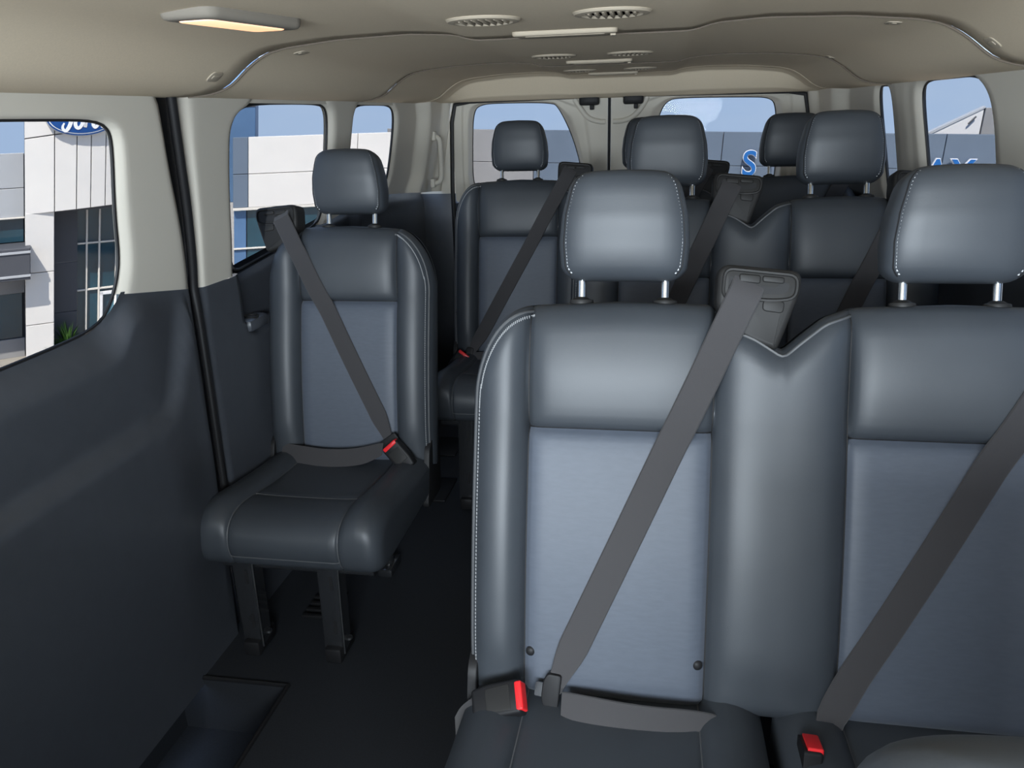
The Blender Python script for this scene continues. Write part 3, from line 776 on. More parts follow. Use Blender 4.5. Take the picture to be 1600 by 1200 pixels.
    # --- belt guides
    for c in centers:
        g0 = c + hp - .15
        G = lambda u, w_, d: P(g0 + u, w_, d)
        out = rounded([(.148, .675), (.150, .742), (.277, .730), (.276, .700), (.256, .640), (.243, .605), (.205, .618), (.165, .640)], [.012, .022, .020, .02, .03, .01, .02, .02], 5)
        mb = MB(); mb.prism(out, G, -.050, .006, .009, 3); g = mb.build('belt_guide', 'grey_plastic', root)
        inn = rounded([(.160, .692), (.163, .733), (.268, .722), (.266, .692), (.23, .690)], .012, 4)
        mb = MB(); mb.tube([G(u, w_, .0065) for u, w_ in rounded([(.157, .688), (.160, .734), (.270, .723), (.268, .688), (.24, .684)], .014, 4)], .0030, 6, True); mb.build('bezel', 'grey_plastic', g)
        mb = MB(); mb.prism(rounded([(.165, .701), (.167, .722), (.176, .720), (.180, .711), (.238, .705), (.246, .712), (.258, .711), (.257, .699), (.245, .694), (.20, .696)], .004, 3), G, .004, .0072, .0); mb.build('belt_slot', 'slot_black', g)
        for (a, b) in ((.182, .214), (.217, .250)):
            mb = MB(); mb.prism(rounded([(a, .713), (a, .728 - (a - .16) * .09), (b, .728 - (b - .16) * .09), (b, .710)], .004, 3), G, .004, .0095, .002); mb.build('slot_tab', 'grey_plastic', g)
        mb = MB(); mb.prism(rounded([(.218, .668), (.219, .686), (.252, .683), (.250, .664)], .007, 4), G, .004, .0085, .002); mb.build('release_button', 'grey_plastic', g)
    # --- cushions
    prof = [Vector(q) for q in [(.07, .385), (.02, .392), (-.12, .402), (-.26, .418), (-.33, .430), (-.385, .434), (-.43, .424), (-.455, .400), (-.463, .37), (-.460, .34), (-.450, .315), (-.435, .298), (-.40, .292), (-.2, .292), (.07, .292)]]
    prof = [Vector((q.x * fore / .45, q.y)) for q in prof]
    pts = resample(smooth_path(prof, 2), 74)
    for ci, c in enumerate(centers):
        hw = .243
        if len(centers) > 1: hw = min(.243, abs(centers[1] - centers[0]) / 2 - .008)
        hc = min(.142, hp - .005)
        au = sorted(set([round(-hw + q, 4) for q in (0, .002, .006, .012, .02, .03, .042, .055)] + [round(hw - q, 4) for q in (0, .002, .006, .012, .02, .03, .042, .055)] + [round(-hw + .06 + (2 * hw - .12) * k / 16, 4) for k in range(17)] + [round(s_ * hc + q, 4) for s_ in (-1, 1) for q in (-.008, -.004, 0, .004, .008)]))
        def cpt(a, i):
            q = pts[i]; y, z = q.x, q.y
            e = hw - abs(a); r = .036; ins = r * (1 - math.sqrt(max(0, 1 - (1 - min(1, e / r)) ** 2))) if e < r else 0
            top = sstep((z - .36) / .03)
            if abs(a) > hc: z += .020 * math.sin(math.pi * min(1, (abs(a) - hc) / (hw - hc)) ** .8) * top
            else: z += -.004 * (1 - (a / hc) ** 4) * top
            g_ = .006 * math.exp(-((abs(a) - hc) / .004) ** 2)
            if abs(a) < hc:
                g_ += .007 * math.exp(-((y + .30) / .006) ** 2) * top
                if y < -.40: g_ += .005 * math.exp(-((z - .335) / .004) ** 2)
            n_ = Vector((pts[min(i + 1, 74)].x - pts[max(i - 1, 0)].x, pts[min(i + 1, 74)].y - pts[max(i - 1, 0)].y)).normalized()
            n_ = Vector((-n_.y, n_.x)) * -1      # outward
            y -= n_.x * g_ * -1 if False else 0
            y2, z2 = y, z
            ky = -.20; kz = .36
            # groove: pull towards core
            L = math.hypot(y - ky, z - kz); f = 1 - g_ / max(L, .05)
            y2 = ky + (y - ky) * f; z2 = kz + (z - kz) * f
            y2 = ky + (y2 - ky) * (1 - ins * 1.1 / .26); z2 = kz + (z2 - kz) * (1 - ins * .75 / .075)
            return Vector((O[0] + (c + a) * mirror, O[1] + y2, z2 + O[2] - .38))
        R_ = [[cpt(a, i) for a in au] for i in range(75)]
        def region(a, y, z):
            if abs(a) < hc and z > .36 and y > -.30: return 'i'
            if abs(a) < hc and y < -.38 and z < .336 and z > .296: return 'v'
            if abs(a) < hc and y <= -.30 and z > .30: return 'f'
            return 'c'
        gm = {k: [] for k in 'ivfc'}
        NA = len(au)
        for i in range(74):
            q = (pts[i] + pts[i + 1]) / 2
            for k in range(NA - 1):
                gm[region((au[k] + au[k + 1]) / 2, q.x, q.y)].append([i * NA + k, i * NA + k + 1, (i + 1) * NA + k + 1, (i + 1) * NA + k])
        gm['c'].append([i * NA for i in range(75)]); gm['c'].append([i * NA + NA - 1 for i in range(74, -1, -1)])
        allv = [v for r in R_ for v in r]
        def sub(fs):
            used = sorted(set(i for f in fs for i in f)); mp_ = {i: k for k, i in enumerate(used)}
            mb = MB(); mb.add([allv[i] for i in used], [[mp_[i] for i in f] for f in fs]); return mb
        cu = sub(gm['c']).build('cushion', 'leather', root, angle=60)
        sub(gm['i']).build('cushion_insert', 'leather', cu, angle=60)  # darker leather than the centre panels, standing in for shade on the cushion
        sub(gm['f']).build('front_roll', 'leather', cu, angle=60)
        sub(gm['v']).build('front_valance', 'leather', cu, angle=60)
        i0 = min(range(75), key=lambda i: abs(pts[i].x + .28) + (9 if pts[i].y < .36 else 0)); i1 = min(range(75), key=lambda i: abs(pts[i].y - .297) + (9 if pts[i].x > -.40 else 0))
        ih = min(range(75), key=lambda i: abs(pts[i].y - .335) + (9 if pts[i].x > -.40 else 0)); it = min(range(75), key=lambda i: abs(pts[i].x + .30) + (9 if pts[i].y < .36 else 0))
        for sgn in (-1, 1):
            mb = MB(); mb.tube([cpt(sgn * hc, i) for i in range(3, i1 + 1)], .0015, 5); mb.build('seam', 'piping', cu)
        for ii in (ih, it):
            mb = MB(); mb.tube([cpt(-hc + 2 * hc * k / 24, ii) for k in range(25)], .0015, 5); mb.build('seam', 'piping', cu)
    # --- frame and legs
    zo = O[2] - .38
    allu = [c for c in centers]
    x0, x1 = O[0] + (centers[0] - .20) * mirror, O[0] + (centers[-1] + .20) * mirror
    for y in (-.38, .0):
        mb = MB(); mb.tube([(min(x0, x1), O[1] + y, .275 + zo), (max(x0, x1), O[1] + y, .275 + zo)], .017, 10)
        mb.build('frame_tube', 'black_metal', root)
    for lx in (legs or [c + q for c in (centers if len(centers) == 1 else (centers[0], centers[-1])) for q in (-.12, .12)]):
        x = O[0] + lx * mirror
        yt, yb = O[1] - .415, O[1] - .385
        # front leg: folded channel with slots
        mb = MB()
        T_ = Vector((x + .012, yt, .30 + zo)); B_ = Vector((x - .006, yb, .02)); ax = (T_ - B_); L = ax.length; ax.normalize()
        sx = Vector((1, 0, 0)); nf = ax.cross(sx).normalized()
        if nf.y > 0: nf = -nf
        Lf = lambda u, h, d: B_ + sx * u + ax * h + nf * d
        mb.prism(rounded([(-.022, 0), (.020, 0), (.024, .06), (.026, L), (-.026, L), (-.024, .06)], .006, 3), Lf, -.006, .0, .002)
        mb.prism([(-.026, .0), (-.020, .0), (-.021, L), (-.027, L)], Lf, -.05, -.003); mb.prism([(.020, .0), (.026, .0), (.027, L), (.021, L)], Lf, -.05, -.003)
        lg = mb.build('leg', 'black_metal', root, smooth=True, angle=30)
        for h in (L * .80, L * .30):
            mb = MB(); mb.prism(rounded([(.004, h - .02), (.013, h - .02), (.013, h + .022), (.004, h + .022)], .004, 3), Lf, -.001, .0012); mb.build('leg_slot', 'slot_black', lg)
        mb = MB(); mb.tube([Lf(.027, 0.0, -.001), Lf(.027, L * .5, -.001), Lf(.028, L, -.001)], .0022, 6); mb.build('leg_flange', 'bare_metal', lg)
        mb = MB(); mb.box((x - .004, yb + .03, .022), (.046, .10, .044), .008); mb.build('foot', 'black_plastic', lg)
        mb = MB(); mb.lathe((x + .024, yb + .03, .045), [(.009, 0), (.009, .006), (.004, .008)], 12); mb.build('bolt', 'bare_metal', lg)
        # rear leg and side rail
        mb = MB(); mb.tube([(x, O[1] - .02, .28 + zo), (x, O[1] + .03, .15), (x, O[1] + .05, .02)], .016, 10); rl = mb.build('rear_leg', 'black_metal', root)
        mb = MB(); mb.box((x, O[1] + .05, .014), (.045, .10, .028), .006); mb.build('foot', 'black_metal', rl)
        mb = MB(); mb.box((x, O[1] - .19, .272 + zo), (.03, .40, .03), .006); mb.build('side_rail', 'black_metal', root)
    # recliner bracket at the outer hinge
    for u in (bk.uL + .014, bk.uR - .014):
        xx = O[0] + u * mirror
        mb = MB(); mb.prism(rounded([(-.08, .27), (.06, .27), (.075, .38), (.04, .47), (-.03, .44)], .02, 4), lambda a, b, d: Vector((xx + d, O[1] + .03 + a, b + zo)), -.008, .008, .003); mb.build('recliner_bracket', 'black_plastic', root)
    return root, P, bk, fr

def ribbon(mb, pts, sides, width, thick=.0024):
    n = len(pts); vs = []; fs = []
    for i in range(n):
        p = Vector(pts[i]); s_ = Vector(sides[i]).normalized(); t = (Vector(pts[min(i + 1, n - 1)]) - Vector(pts[max(i - 1, 0)])).normalized()
        nn = t.cross(s_).normalized(); w_ = width[i] if isinstance(width, (list, tuple)) else width
        for a, b in ((-.5, -.5), (-.46, .5), (.46, .5), (.5, -.5)): vs.append(p + s_ * w_ * a + nn * thick * b)
    for i in range(n - 1):
        for k in range(4): fs.append([i * 4 + k, i * 4 + (k + 1) % 4, (i + 1) * 4 + (k + 1) % 4, (i + 1) * 4 + k])
    fs.append([0, 1, 2, 3]); fs.append([(n - 1) * 4 + k for k in (3, 2, 1, 0)])
    mb.add(vs, fs)

def seat_belt(fr, bk, c, top, bot, lap, label, group, flip=1, hp=.15, tongue=None, width=.051, endw=.55):
    """three-point belt: (u,w) of guide slot and latch, lap path as (u,w,d); coordinates in the unmirrored seat frame"""
    root = empty('seat_belt', fr(bot[0], bot[1], 0.02)); tag(root, label, 'seat belt', group)
    N = 46; ctr = []; a = Vector(top); b = Vector(bot); dirv = (b - a).normalized(); side = Vector((-dirv.y, dirv.x))
    raw = []
    for i in range(N + 1):
        t = i / N; q = a.lerp(b, t); dm = -1
        for k in (-.5, -.25, 0, .25, .5):
            u = (q.x + side.x * width * k); w_ = q.y + side.y * width * k
            u2 = c + (u - c) * 1.0
            uf = flip * u
            uf = max(bk.uL + .02, min(bk.uR - .02, uf)); ww = min(max(w_, .03), bk.T(uf) - .02)
            dm = max(dm, bk.front(uf, ww))
        if q.y > .60: dm = max(dm, .010)
        raw.append(dm + .0035)
    for _ in range(3):
        raw = [max(raw[i], (raw[max(i - 1, 0)] + raw[i] + raw[min(i + 1, N)]) / 3) for i in range(N + 1)]
    wd = []
    for i in range(N + 1):
        t = i / N; q = a.lerp(b, t); ctr.append(fr(q.x, q.y, raw[i] + (.012 * sstep((t - .85) / .15)) + max(0, .03 - q.y) * .9))
        wd.append(width * (1 - (1 - endw) * sstep((t - .88) / .12)))
    ss = [fr(side.x, side.y, 0) - fr(0, 0, 0)] * (N + 1)
    mb = MB(); ribbon(mb, [fr(top[0] - dirv.x * .012, top[1] - dirv.y * .012 + .004, .004)] + ctr, [ss[0]] + ss, [width] + wd); mb.build('shoulder_strap', 'belt_web', root)
    lp = smooth_path([fr(*q) for q in lap], 2)
    mb = MB(); nl = len(lp)
    ribbon(mb, lp, [(fr.W * .92 - fr.N * .38) for i in range(nl)], [width * (.72 + .28 * sstep(i / nl / .25)) for i in range(nl)]); mb.build('lap_strap', 'belt_web', root)
    # latch tongue
    tq = tongue or (-1, .1)
    tv = Vector(tq).normalized(); tn = Vector((-tv.y, tv.x)); cx = Vector(bot)
    dd = raw[-1] + .012
    LM = lambda u, v, d: fr(cx.x + tv.x * u + tn.x * v, cx.y + tv.y * u + tn.y * v, dd + d)
    mb = MB(); mb.prism(rounded([(-.012, -.030), (.012, -.030), (.018, -.015), (.018, .015), (.012, .030), (-.012, .030)], .006, 3), LM, -.002, .007, .002); tg = mb.build('latch_plate', 'black_plastic', root)
    mb = MB(); mb.prism(rounded([(.012, -.012), (.03, -.012), (.03, .012), (.012, .012)], .003, 3), LM, .001, .004); mb.build('tongue', 'black_metal', tg)
    return root

def buckle(base, tip, up, label, group, strap=None, L=.085, wd=.054, th=.028):
    """buckle casing from base to tip with the red button at the tip"""
    base = Vector(base); tip = Vector(tip); ax = (tip - base).normalized(); up = Vector(up); sd_ = ax.cross(up).normalized(); up = sd_.cross(ax).normalized()
    root = empty('seat_belt_buckle', base); tag(root, label, 'buckle', group)
    Mx = lambda u, v, d: base + sd_ * u + ax * v + up * d
    mb = MB(); mb.prism(rounded([(-wd * .40, 0), (wd * .40, 0), (wd * .5, L * .35), (wd * .5, L), (-wd * .5, L), (-wd * .5, L * .35)], .006, 4), Mx, -th / 2, th / 2, .006); cs = mb.build('casing', 'black_plastic', root)
    mb = MB(); mb.prism(rounded([(-wd * .42, L * .90), (wd * .42, L * .90), (wd * .42, L + .004), (-wd * .42, L + .004)], .003, 3), Mx, -th * .30, th * .52, .003); mb.build('red_button', 'red_button', root)
    mb = MB(); mb.prism(rounded([(-wd * .34, L * .30), (wd * .34, L * .30), (wd * .38, L * .80), (-wd * .38, L * .80)], .004, 3), Mx, th * .45, th * .53, .001); mb.build('casing_panel', 'grey_plastic', cs)
    if strap:
        pp = smooth_path([base + ax * .01] + [Vector(q) for q in strap], 2); mb = MB(); ribbon(mb, pp, [sd_] * len(pp), .036, .003); mb.build('strap', 'belt_web', root)
    return root

# ---- nearest bench (two seats)
O1 = (-.046, 1.094, .38)
r1, P1, b1, f1 = make_seat('bench_seat', 'nearest black leather two-seat bench, large in the foreground on the right', 'seat', [0, .507], O1, 15, .15, group='passenger seats', detail=1.4)
seat_belt(f1, b1, 0, (.193, .700), (-.097, .030), [(-.080, .020, .040), (-.02, .012, .052), (.06, .008, .055), (.13, .008, .052), (.18, .0, .045), (.205, -.04, .02)], 'belt across the left seat of the nearest bench, latched beside the red-tipped buckle', 'seat belts')
seat_belt(f1, b1, .507, (.700, .700), (.312, -.035), [(.318, -.045, .05), (.35, -.03, .06), (.43, -.035, .07), (.55, -.03, .07), (.66, -.03, .05), (.71, -.05, .02)], 'belt across the right seat of the nearest bench, cut off by the right edge', 'seat belts', tongue=(-.25, -1))
buckle(f1(-.222, .012, .060), f1(-.135, .040, .066), f1.N * .8 + f1.W * .6, 'black buckle with red button at the lower left of the nearest bench', 'belt buckles', [f1(-.245, -.015, .045), f1(-.262, -.05, .02)])
buckle(f1(.296, -.060, .100), f1(.300, .030, .100), (1, 0, 0), 'upright buckle with red button between the two nearest seats', 'belt buckles', [f1(.296, -.12, .05)])
# ---- second bench
O2 = (.472 - .44, 2.0, .455)
r2, P2, b2, f2 = make_seat('bench_seat', 'second black leather bench, half hidden behind the nearest one', 'seat', [0, .44], O2, 15, .12, group='passenger seats', buttons=False)
for c, lb in ((0, 'belt on the left seat of the second bench, behind the nearest headrest'), (.44, 'belt on the right seat of the second bench, under the tallest right headrest')):
    seat_belt(f2, b2, c, (c + .163, .700), (c - .13, .03), [(c - .12, .02, .04), (c, .01, .05), (c + .12, .005, .04), (c + .17, -.03, .02)], lb, 'seat belts')
    buckle(f2(c - .20, .0, .06), f2(c - .15, .03, .065), f2.N, 'hidden buckle at the base of the second bench, ' + ('left seat' if c == 0 else 'right seat'), 'belt buckles', [f2(c - .22, -.03, .03)])
# ---- rear bench of three
O3 = (-.50, 2.86, .435)
r3, P3, b3, f3 = make_seat('bench_seat', 'three-seat black leather bench at the very back, in front of the rear doors', 'seat', [0, .487, .974], O3, 12, .15, group='passenger seats', buttons=False)
for i, lb in enumerate(('belt slanting across the far left seat of the rear bench', 'belt on the middle seat of the rear bench', 'belt on the right seat of the rear bench')):
    c = .487 * i
    seat_belt(f3, b3, c, (c + .193, .700), (c - .175, .02), [(c - .16, .015, .04), (c, .01, .05), (c + .15, .005, .04), (c + .20, -.03, .02)], lb, 'seat belts')
    buckle(f3(c - .235, -.04, .09), f3(c - .185, .03, .075), f3.N, ('buckle with red button at the left end of the rear bench', 'buckle at the middle of the rear bench', 'buckle at the right of the rear bench')[i], 'belt buckles', [f3(c - .25, -.07, .06)])
# ---- single seat on the left
OS = (-.85, 2.0, .38)
rs, PS, bs, fs_ = make_seat('single_seat', 'single black leather seat on two metal legs beside the left wall', 'seat', [0], OS, 12, .145, mirror=-1, group='passenger seats', legs=[-.075, .15], detail=1.3, buttons=False)
seat_belt(fs_, bs, 0, (-.185, .700), (.128, .075), [(.115, .055, .045), (.05, .030, .05), (-.05, .022, .052), (-.14, .030, .045), (-.20, .03, .02)], 'belt across the single left seat, latched at its right side', 'seat belts', flip=-1, tongue=(.6, -.8))
buckle(fs_(.200, .008, .055), fs_(.150, .062, .055), fs_.N, 'buckle lying on the right side of the single left seat', 'belt buckles', [fs_(.222, -.02, .05), fs_(.226, -.055, .04), fs_(.226, -.08, .02)])

# ---- the two front seats: the driver's just shows at the lower right edge
def front_seat(name, xc, yc, label):
    e = empty(name, (xc, yc - .1, 0))
    def ds(u, v):
        th = 2 * math.pi * u; a = .235; b = .055
        z = .45 + .568 * v; q = (1 - v) * .568; k = .05 * (1 - math.sqrt(max(0, 1 - (1 - min(1, q / .05)) ** 2)))
        cs, sn = math.cos(th), math.sin(th)
        return Vector((xc + math.copysign(abs(cs) ** .4, cs) * (a - k), yc + math.copysign(abs(sn) ** .6, sn) * (b - k) + (z - 1.0) * .15, z))
    vv = [0, .2, .4, .6, .75, .85, .90, .92, .94, .955, .97, .98, .99, .996, 1.0]
    mb = MB(); mb.grid(lambda a, b: ds(a, vv[int(round(b * (len(vv) - 1)))]), 48, len(vv) - 1, closeu=True)
    mb.f.append(list(range(47, -1, -1))); mb.f.append([(len(vv) - 1) * 48 + k for k in range(48)])
    mb.build('backrest', 'leather', e, angle=60)
    mb = MB(); mb.box((xc, yc - .295, .38), (.48, .50, .14), .05); mb.build('cushion', 'leather', e)
    mb = MB(); mb.box((xc, yc - .285, .155), (.40, .42, .31), .02); mb.build('pedestal', 'black_plastic', e)
    tag(e, label, 'seat', 'front cab seats')
front_seat('driver_seat', .345, .345, "top of the driver's grey seat back at the lower right edge")
front_seat('front_passenger_seat', -.72, .02, 'front passenger seat beyond the left edge of the view')

# ------------------------------------------------------------------ outside the windows
GZ = -2.6
mb = MB(); mb.add([(-45, -30, GZ), (45, -30, GZ), (45, 45, GZ), (-45, 45, GZ)], [[0, 1, 2, 3]])
struct(mb.build('ground', 'asphalt', smooth=False, recalc=False), 'pale paved forecourt outside the van', 'ground')
def FAC(az, D, k, kz=0.0):
    a = rad(az); n = Vector((-math.sin(a), math.cos(a), 0)); t = Vector((math.cos(a), math.sin(a), 0))
    return lambda u, z, d=0.0: n * (D - d) + t * (u + k * z) + Vector((0, 0, z + kz * u))
def slab(M, u0, u1, z0, z1, d0, d1, bev=.008):
    mb = MB(); mb.prism([(u0, z0), (u1, z0), (u1, z1), (u0, z1)], M, d0, d1, bev, 1); return mb
# --- entrance building with the oval sign (through the sliding-door window)
A_ = FAC(40, 16, .19)
e = empty('entrance_building', A_(.8, GZ)); tag(e, 'pale clad entrance tower with glazed doors, seen through the sliding-door window', 'building')
slab(A_, -.28, 2.2, -.02, 3.2, -2.0, -.04).build('tower_core', 'soffit_dark', e, smooth=False)
slab(A_, -.27, .16, GZ, 0, -1.2, -.04).build('column_core', 'soffit_dark', e, smooth=False)
def curve_d(u): return .10 - .16 * (u - .5) ** 2
cols_u = [-.28, .165, .50, .72, .95, 1.2, 1.6, 2.2]
for i in range(len(cols_u) - 1):
    for z0, z1 in ((-.03, 1.20), (1.20, 2.2), (2.2, 3.2)):
        mb = MB(); a, b = cols_u[i] + .006, cols_u[i + 1] - .006
        zs = lambda z, u: z + (.12 * (u + .28) if z > .5 else .05 * (u + .28)) - .04
        mb.prism([(a, zs(z0, a) + .008), (b, zs(z0, b) + .008), (b, zs(z1, b) - .008), (a, zs(z1, a) - .008)], lambda u, z, d: A_(u, z, d + curve_d(u)), -.05, 0, .006, 1)
        mb.build('cladding_panel', 'panel_white', e, smooth=False)
for z0, z1 in ((GZ, -1.95), (-1.95, -1.05), (-1.05, -.04)):
    slab(A_, -.274, .160, z0 + .006, z1 - .006, -.05, .02, .006).build('column_panel', 'panel_white', e, smooth=False)
for z0, z1 in ((GZ, -1.9), (-1.9, -1.0), (-1.0, -.02)):
    slab(A_, .165, .55, z0 + .005, z1 - .005, -.62, -.55, .004).build('recess_panel', 'soffit_dark', e, smooth=False)
slab(A_, .165, 2.2, -.06, .0, -1.0, -.06).build('soffit', 'soffit_dark', e, smooth=False)
gu = [.55, .705, .915, 1.20, 1.5, 2.2]; gz = [GZ, -1.55, -.70, -.09]
for i in range(len(gu) - 1):
    for j in range(3):
        slab(A_, gu[i], gu[i + 1], gz[j], gz[j + 1], -.70, -.66, .003).build('glass_pane', 'curtain_glass', e, smooth=False)
for u in gu[1:-1]: slab(A_, u - .016, u + .016, GZ, -.06, -.67, -.60, .004).build('mullion', 'mullion', e, smooth=False)
for z in (-1.55, -.70): slab(A_, .55, 2.2, z - .016, z + .016, -.67, -.61, .004).build('transom', 'mullion', e, smooth=False)
for (u0, u1, z0, z1) in ((.935, .985, GZ, -1.62), (1.30, 1.34, GZ, -1.62), (.935, 1.34, -1.67, -1.61)):
    slab(A_, u0, u1, z0, z1, -.61, -.57, .004).build('door_frame', 'sign_white', e, smooth=False)
# left wing
for (z0, z1, m_) in ((.36, .93, 'panel_silver'), (-.13, .35, 'panel_silver')):
    for (u0, u1) in ((-2.6, -1.5), (-1.49, -.29)):
        slab(A_, u0, u1, z0, z1, -.6, -.45, .006).build('wing_panel', m_, e, smooth=False)
slab(A_, -2.6, -.28, GZ, .90, -1.2, -.62).build('wing_core', 'soffit_dark', e, smooth=False)
for (u0, u1) in ((-2.6, -1.2), (-1.18, -.30)): slab(A_, u0, u1, -.56, -.16, -.6, -.54, .003).build('wing_window', 'curtain_glass', e, smooth=False)
slab(A_, -2.6, -.28, -.16, -.13, -.55, -.42).build('window_sill', 'mullion', e, smooth=False)
slab(A_, -2.6, -.20, -1.10, -.57, -.5, .35, .01).build('canopy', 'soffit_dark', e, smooth=False)
slab(A_, -2.6, -.195, -.66, -.62, .34, .37, .004).build('canopy_trim', 'panel_silver', e, smooth=False); slab(A_, -2.6, -.195, -1.05, -1.01, .34, .37, .004).build('canopy_trim', 'panel_silver', e, smooth=False)
slab(A_, -2.6, -.29, -1.45, -1.10, -.6, -.5, .004).build('wing_wall', 'panel_pale', e, smooth=False)
for (u0, u1) in ((-2.0, -1.05), (-1.03, -.33)): slab(A_, u0, u1, -2.25, -1.46, -.6, -.55, .003).build('wing_window', 'curtain_glass', e, smooth=False)
slab(A_, -2.6, -.29, GZ, -2.26, -.6, -.5, .004).build('wing_wall', 'panel_pale', e, smooth=False)
# oval sign
SGN = lambda u, z, d=0.0: A_(.575 + u, 1.50 + z, .17 + d)
def ell(a, b, n=48): return [(a * math.cos(2 * math.pi * k / n), b * math.sin(2 * math.pi * k / n)) for k in range(n)]
sg = empty('oval_sign', SGN(0, -.32)); tag(sg, 'blue oval sign with white script on the entrance tower', 'sign')
mb = MB(); mb.prism(ell(.56, .325), SGN, -.10, .02, .01, 2); mb.build('backing', 'panel_silver', sg)
mb = MB(); mb.prism(ell(.545, .312), SGN, .015, .035, .006, 2); mb.build('rim', 'sign_blue', sg)
mb = MB(); mb.prism(ell(.520, .290), SGN, .03, .040, .004, 2); mb.build('white_ring', 'sign_white', sg)
mb = MB(); mb.prism(ell(.505, .276), SGN, .03, .046, .004, 2); mb.build('face', 'sign_blue', sg)
def script(pts, wds, name='script_letter'):
    pp = [Vector((q[0] * .88, q[1] * 1.45 - .035, w_ * 1.15)) for q, w_ in zip(pts, wds)]
    pp = smooth_path(pp, 3); mb = MB(); n = len(pp); vs = []; fs = []
    for i, p in enumerate(pp):
        t = (pp[min(i + 1, n - 1)] - pp[max(i - 1, 0)]); t = Vector((t.x, t.y)); t = t.normalized() if t.length > 1e-9 else Vector((1, 0)); nn = Vector((-t.y, t.x)) * p.z / 2
        for s_, d in ((1, .046), (1, .056), (-1, .056), (-1, .046)): vs.append(SGN(p.x + nn.x * s_, p.y + nn.y * s_, d))
    for i in range(n - 1):
        for k in range(4): fs.append([i * 4 + k, i * 4 + (k + 1) % 4, (i + 1) * 4 + (k + 1) % 4, (i + 1) * 4 + k])
    fs += [[0, 1, 2, 3], [(n - 1) * 4 + k for k in (3, 2, 1, 0)]]
    mb.add(vs, fs); return mb.build(name, 'sign_white', sg, smooth=False)
script([(-.15, .17), (-.24, .15), (-.30, .08), (-.25, .05), (-.20, .10), (-.10, .17), (.0, .16), (.06, .19)], [.02, .04, .05, .03, .03, .045, .04, .02])          # F cap
script([(-.12, .15), (-.17, .04), (-.21, -.08), (-.29, -.15), (-.35, -.10), (-.31, -.05)], [.03, .05, .055, .045, .035, .02])                                     # F stem
script([(-.24, .0), (-.16, .02), (-.09, .04)], [.02, .035, .02])                                                                                                # F bar
script([(-.04, .03), (-.11, .0), (-.13, -.08), (-.07, -.12), (.0, -.07), (.0, .01), (-.05, .04), (-.03, .02), (.07, .03)], [.03, .045, .05, .045, .045, .04, .03, .025, .02])   # o
script([(.07, .04), (.06, -.04), (.04, -.12), (.06, -.05), (.10, .03), (.16, .05), (.18, .02)], [.03, .045, .045, .03, .03, .04, .03])                           # r
script([(.30, .03), (.22, .03), (.17, -.06), (.22, -.12), (.30, -.05), (.34, .05), (.40, .18), (.35, .06), (.32, -.06), (.35, -.12), (.43, -.06)], [.03, .04, .05, .045, .035, .035, .03, .04, .045, .035, .02])  # d
# shrub by the glazing
mb = MB()
base = A_(.42, GZ, -.30)
for k in range(150):
    a = random.uniform(0, 6.283); el = random.uniform(.15, 1.5); L = random.uniform(.35, .62)
    d0 = Vector((math.cos(a) * math.cos(el), math.sin(a) * math.cos(el), math.sin(el)))
    tip = base + d0 * L + Vector((0, 0, -.10 * math.cos(el))); mid = base + d0 * L * .55 + Vector((0, 0, .05)); sdv = d0.cross(Vector((0, 0, 1))).normalized() * .022
    mb.add([base, mid + sdv, tip, mid - sdv], [[0, 1, 2, 3]])
pl = empty('leafy_shrub', base); tag(pl, 'small spiky green shrub at the foot of the entrance glazing', 'plant')
tag(mb.build('foliage', 'foliage', pl, smooth=False), kind='stuff')

# --- white-clad showroom (through the left rear side windows)
B_ = FAC(24, 16, .13)
e = empty('showroom_building', B_(.4, GZ)); tag(e, 'long white clad showroom with dark glazing, seen behind the single seat', 'building')
slab(B_, -1.35, 2.2, GZ, 1.02, -2.0, -.10).build('core', 'soffit_dark', e, smooth=False)
for (u0, u1) in ((-1.08, .9), (.91, 2.2)):
    for z0, z1 in ((-.20, .40), (.41, 1.06)):
        slab(B_, u0, u1, z0, z1, -.10, .04, .006).build('cladding_panel', 'panel_white', e, smooth=False)
for z0, z1 in ((-.20, .40), (.41, 1.06)): slab(B_, -1.36, -1.09, z0, z1, -.10, -.0, .006).build('end_panel', 'panel_slate', e, smooth=False)
bu = [-1.36, -1.12, -.3, .6, 1.4, 2.2]
for i in range(5):
    for z0, z1 in ((GZ, -1.0), (-.96, -.26)): slab(B_, bu[i] + .01, bu[i + 1] - .01, z0, z1, -.10, -.06, .003).build('glass_pane', 'curtain_glass' if i else 'blue_cladding', e, smooth=False)
slab(B_, -1.36, 2.2, -.985, -.955, -.08, -.02, .004).build('transom', 'mullion', e, smooth=False)
slab(B_, -1.36, 2.2, -.25, -.205, -.08, .05, .004).build('soffit_trim', 'mullion', e, smooth=False)
slab(B_, -2.2, -1.02, -.2, 3.2, -2.4, -1.2).build('stair_tower', 'blue_cladding', e, smooth=False)
for z in (1.6, 2.3): slab(B_, -2.2, -1.02, z, z + .02, -1.21, -1.19, 0).build('tower_joint', 'soffit_dark', e, smooth=False)

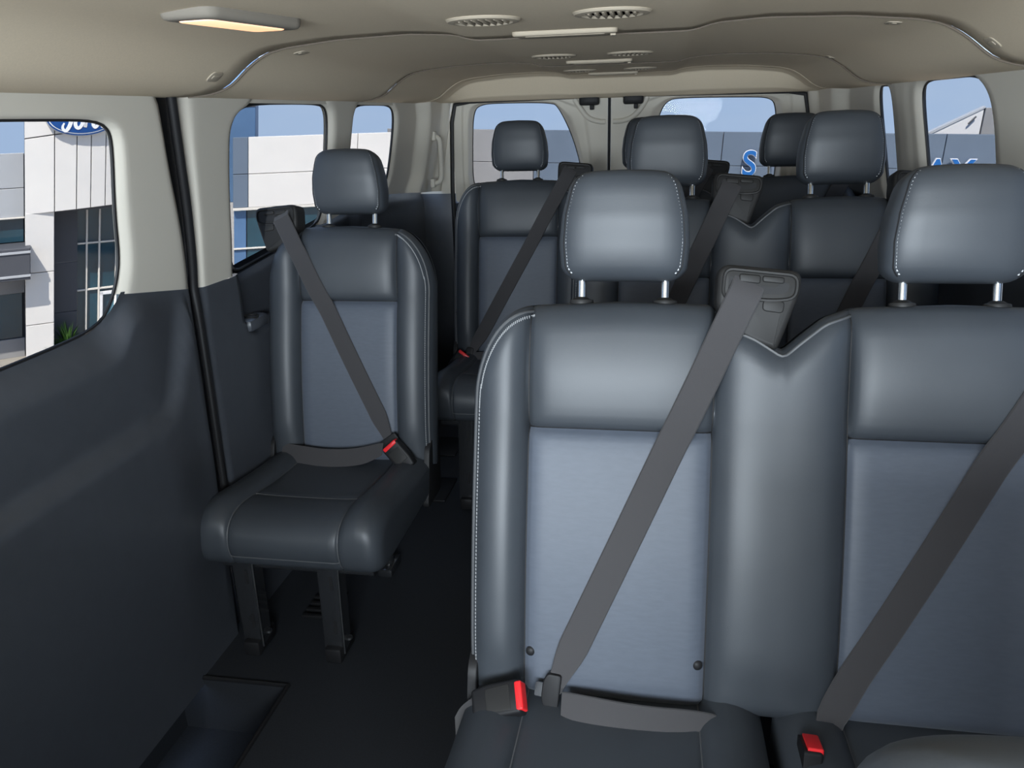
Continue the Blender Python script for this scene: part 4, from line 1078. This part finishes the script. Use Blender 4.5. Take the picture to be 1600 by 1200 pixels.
# --- grey-blue showroom behind the van with raised letters
C_ = FAC(0, 18, .05, -.034)
e = empty('rear_building', C_(1, GZ)); tag(e, 'grey-blue clad building with blue letters, seen through the rear windows', 'building')
slab(C_, -6.0, 13.8, GZ, .86, -1.5, -.06).build('core', 'soffit_dark', e, smooth=False)
xs = [-6.0, -2.65, 1.37, 5.75, 9.8, 13.8]
for i in range(5):
    for z0, z1 in ((GZ, -1.2), (-1.19, .20), (.21, .89)):
        slab(C_, xs[i] + .008, xs[i + 1] - .008, z0, z1, -.06, .0, .006).build('cladding_panel', 'panel_pale' if i == 0 else 'panel_slate', e, smooth=False)
def letter(ch, x, zb, h, label):
    """raised blue letter with a white return, from the built-in font"""
    sgl = empty('sign_letter', C_(x, zb, .08)); tag(sgl, label, 'sign letter', 'raised letters on the grey-blue building')
    for nm, off, dep, m_ in (('white_return', .030, .03, 'sign_white'), ('blue_face', .010, .05, 'letter_blue')):
        cu = bpy.data.curves.new(nm, 'FONT'); cu.body = ch; cu.size = 1.0; cu.offset = off; cu.extrude = dep; cu.align_x = 'CENTER'
        to = bpy.data.objects.new('tmp', cu); C.objects.link(to); bpy.context.view_layer.update()
        dg = bpy.context.evaluated_depsgraph_get(); me = bpy.data.meshes.new_from_object(to.evaluated_get(dg)); bpy.data.objects.remove(to)
        hh = .73
        mb = MB(); mb.add([C_(x + v.co.x * h / hh * .92, zb + v.co.y * h / hh, .10 + v.co.z) for v in me.vertices], [list(p.vertices) for p in me.polygons])
        mb.build(nm, m_, sgl, smooth=False); bpy.data.meshes.remove(me)
letter('S', 1.945, .03, .52, 'raised blue letter S outlined in white, in the right rear window')
letter('A', 5.63, -.12, .56, 'raised blue letter A in the right side window')
letter('Y', 6.11, -.12, .56, 'raised blue letter Y in the right side window')
# --- white gabled roof beyond
D_ = FAC(0, 21, .05)
sc = 21 / 18
e = empty('gabled_building', D_(7.2, GZ)); tag(e, 'white gabled building rising above the grey-blue wall at the far right', 'building')
q = lambda x, z: (x * sc, 1.33 + (z - 1.33) * sc)
mb = MB(); mb.prism([q(5.36, -2.0), q(5.36, .70), q(6.36, 1.19), q(6.36, -2.0)], D_, -.2, 0, .01, 1); mb.build('gable_wall', 'roof_white', e, smooth=False)
mb = MB(); mb.prism([q(5.30, .69), q(6.37, 1.215), q(6.37, 1.17), q(5.36, .655)], D_, -.2, .02, .004, 1); mb.build('roof_edge', 'panel_silver', e, smooth=False)
mb = MB(); mb.prism([q(6.38, -2.0), q(6.38, 1.18), q(8.4, 1.14), q(8.4, -2.0)], D_, -.2, .03, .01, 1); mb.build('side_wall', 'panel_pale', e, smooth=False)
mb = MB(); mb.tube([D_(*q(6.10, .88), .06), D_(*q(6.22, 1.02), .06)], .02, 6); mb.build('wall_bracket', 'soffit_dark', e)
